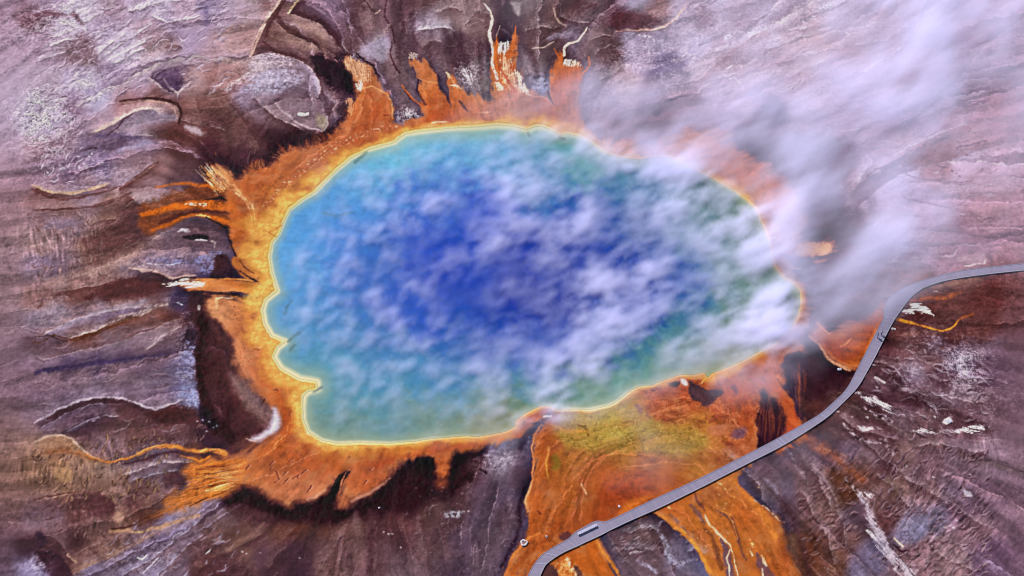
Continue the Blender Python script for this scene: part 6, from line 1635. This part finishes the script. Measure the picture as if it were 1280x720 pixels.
al = np.clip(al + .28 * np.exp(-((base_u - 978) / 32) ** 2 - ((base_v - 335) / 85) ** 2), 0, .88)
al = np.maximum(al, .09 * sstep(-8, -40, dl))
tau = -np.log(1 - al)
hgt = (2.2 + 4.0 * sstep(.25, .8, al) + 4.0 * sstep(0, 80, dl)).astype(f32)     # local plume height
for iz, z in enumerate(zs):
    qx, qy = gx - .55 * z, gy - .35 * z
    qx, qy = (qx * .82 + qy * .57) / 1.12, (-qx * .57 + qy * .82) * 1.0
    # slowly changing slices of puffs: small ones on the west of the pool, larger and softer ones down-wind
    w_ = z / 12.0
    ca_, sa_ = math.cos(w_ * 1.5), math.sin(w_ * 1.5)
    small = fbm(qx / 4.2, qy / 3.8, 4, 201, .58) * ca_ + fbm(qx / 4.2 + 40, qy / 3.8, 4, 211, .58) * sa_
    large = fbm(qx / 9.0, qy / 8.0, 5, 231, .56) * ca_ + fbm(qx / 9.0 + 40, qy / 8.0, 5, 241, .56) * sa_
    wr = sstep(470, 720, base_u + 60 * large)
    n = small * (1 - wr) + large * wr
    fine = fbm(qx / 2.4, qy / 2.1 + z * .3, 4, 221, .66)
    puff = np.clip(.42 + .13 * wr + (2.4 - .7 * wr) * n + 1.0 * fine, 0.0, 2.8) ** 1.15
    puff = puff * np.clip(1 + 1.5 * fbm(qx / 20.0, qy / 16.0, 3, 251), .2, 2.3)
    puff = puff / puff.mean()
    veil = .88 * sstep(0, 25, dl)
    puff = puff * (1 - veil) + veil * np.clip(1 + 1.3 * n + .5 * fine, .1, 2.5)
    prof = np.clip(1 - z / hgt, 0, 1) ** .8
    dens[iz] = (tau / hgt) * 1.8 * prof * puff
dens[dens < 2e-4] = 0
edge_fade = np.minimum(np.minimum(sstep(x0, x0 + 5, gx), sstep(x1, x1 - 8, gx)), np.minimum(sstep(y0, y0 + 5, gy), sstep(y1, y1 - 6, gy)))
dens *= edge_fade
me = bpy.data.meshes.new('steam')
tot = nx * ny * nz_
me.vertices.add(tot)
pz, py_, px_ = np.meshgrid(zs, gy[:, 0], gx[0], indexing='ij')
me.vertices.foreach_set('co', np.stack([px_, py_, pz], -1).ravel().astype(f32))
a_ = me.attributes.new('vapour', 'FLOAT', 'POINT')
a_.data.foreach_set('value', dens.ravel())
m_v = bpy.data.materials.new('steam_vapour')
m_v.use_nodes = True
nt = m_v.node_tree
nt.nodes.clear()
out = N(nt, 'ShaderNodeOutputMaterial')
pv = N(nt, 'ShaderNodeVolumePrincipled')
pv.inputs['Color'].default_value = (.87, .84, .999, 1)
pv.inputs['Density'].default_value = 1.0
pv.inputs['Anisotropy'].default_value = .0
nt.links.new(pv.outputs[0], out.inputs['Volume'])
steam = link('steam', me)
tag(steam, 'thin white steam drifting over the pool and away to the upper right', 'steam', kind='stuff')
ng = bpy.data.node_groups.new('vapour_field', 'GeometryNodeTree')
ng.interface.new_socket('Geometry', in_out='INPUT', socket_type='NodeSocketGeometry')
ng.interface.new_socket('Geometry', in_out='OUTPUT', socket_type='NodeSocketGeometry')
gi, go = ng.nodes.new('NodeGroupInput'), ng.nodes.new('NodeGroupOutput')
vc = ng.nodes.new('GeometryNodeVolumeCube')
vc.inputs['Min'].default_value = (x0, y0, z0)
vc.inputs['Max'].default_value = (x1, y1, z1)
vc.inputs['Resolution X'].default_value = nx
vc.inputs['Resolution Y'].default_value = ny
vc.inputs['Resolution Z'].default_value = nz_
pos = ng.nodes.new('GeometryNodeInputPosition')
sub = ng.nodes.new('ShaderNodeVectorMath')
sub.operation = 'SUBTRACT'
sub.inputs[1].default_value = (x0, y0, z0)
ng.links.new(pos.outputs[0], sub.inputs[0])
mul = ng.nodes.new('ShaderNodeVectorMath')
mul.operation = 'MULTIPLY'
mul.inputs[1].default_value = ((nx - 1) / (x1 - x0), (ny - 1) / (y1 - y0), (nz_ - 1) / (z1 - z0))
ng.links.new(sub.outputs[0], mul.inputs[0])
sep = ng.nodes.new('ShaderNodeSeparateXYZ')
ng.links.new(mul.outputs[0], sep.inputs[0])


def gmath(op, a, b_):
    n = ng.nodes.new('ShaderNodeMath')
    n.operation = op
    for i, q in enumerate((a, b_)):
        if q is None:
            continue
        if hasattr(q, 'links'):
            ng.links.new(q, n.inputs[i])
        else:
            n.inputs[i].default_value = q
    return n.outputs[0]


rx, ry, rz_ = (gmath('ROUND', sep.outputs[i], None) for i in range(3))
ix = gmath('ADD', rx, gmath('MULTIPLY', gmath('ADD', ry, gmath('MULTIPLY', rz_, float(ny))), float(nx)))
f2i = ng.nodes.new('FunctionNodeFloatToInt')
ng.links.new(ix, f2i.inputs[0])
si = ng.nodes.new('GeometryNodeSampleIndex')
si.data_type, si.domain = 'FLOAT', 'POINT'
na = ng.nodes.new('GeometryNodeInputNamedAttribute')
na.data_type = 'FLOAT'
na.inputs['Name'].default_value = 'vapour'
ng.links.new(gi.outputs[0], si.inputs['Geometry'])
ng.links.new(na.outputs['Attribute'], si.inputs['Value'])
ng.links.new(f2i.outputs[0], si.inputs['Index'])
ng.links.new(si.outputs[0], vc.inputs['Density'])
sm = ng.nodes.new('GeometryNodeSetMaterial')
sm.inputs['Material'].default_value = m_v
ng.links.new(vc.outputs[0], sm.inputs[0])
ng.links.new(sm.outputs[0], go.inputs[0])
steam.modifiers.new('vapour', 'NODES').node_group = ng

# ------------------------------------------------------------------ light, sky, camera
EL, AZ = math.radians(47), math.radians(-42)       # sun to the upper left, beyond the pool
w = bpy.data.worlds.new('World')
SC.world = w
w.use_nodes = True
nt = w.node_tree
sky = N(nt, 'ShaderNodeTexSky', sky_type='NISHITA')
sky.sun_disc = False
sky.sun_elevation = EL
sky.sun_rotation = AZ % (2 * math.pi)
sky.altitude = 2200
nt.links.new(sky.outputs[0], nt.nodes['Background'].inputs['Color'])
nt.nodes['Background'].inputs['Strength'].default_value = .12
sl = bpy.data.lights.new('sun', 'SUN')
sl.energy = 4.2
sl.angle = math.radians(.5)
sl.color = (1, .95, .90)
so = bpy.data.objects.new('sun', sl)
COLL.objects.link(so)
to_sun = Vector((math.sin(AZ) * math.cos(EL), math.cos(AZ) * math.cos(EL), math.sin(EL)))
so.rotation_euler = to_sun.to_track_quat('Z', 'Y').to_euler()

cd = bpy.data.cameras.new('camera')
cd.lens, cd.sensor_width = 50.0, 36.0
cd.clip_start, cd.clip_end = 1.0, 6000.0
cam = bpy.data.objects.new('camera', cd)
COLL.objects.link(cam)
cam.location = CAM.tolist()
cam.rotation_euler = (math.radians(90) - TH, 0, 0)
SC.camera = cam

vs = SC.view_settings
vs.view_transform, vs.look, vs.gamma, vs.exposure = 'Standard', 'None', 1.0, 0.97
vs.use_curve_mapping = False
cy = SC.cycles
cy.use_denoising = True
cy.filter_width = 1.0
cy.pixel_filter_type = 'BLACKMAN_HARRIS'
cy.max_bounces = 6
cy.diffuse_bounces = 2
cy.volume_bounces = 4
cy.transparent_max_bounces = 8
cy.volume_step_rate = 1.0
cy.volume_max_steps = 256
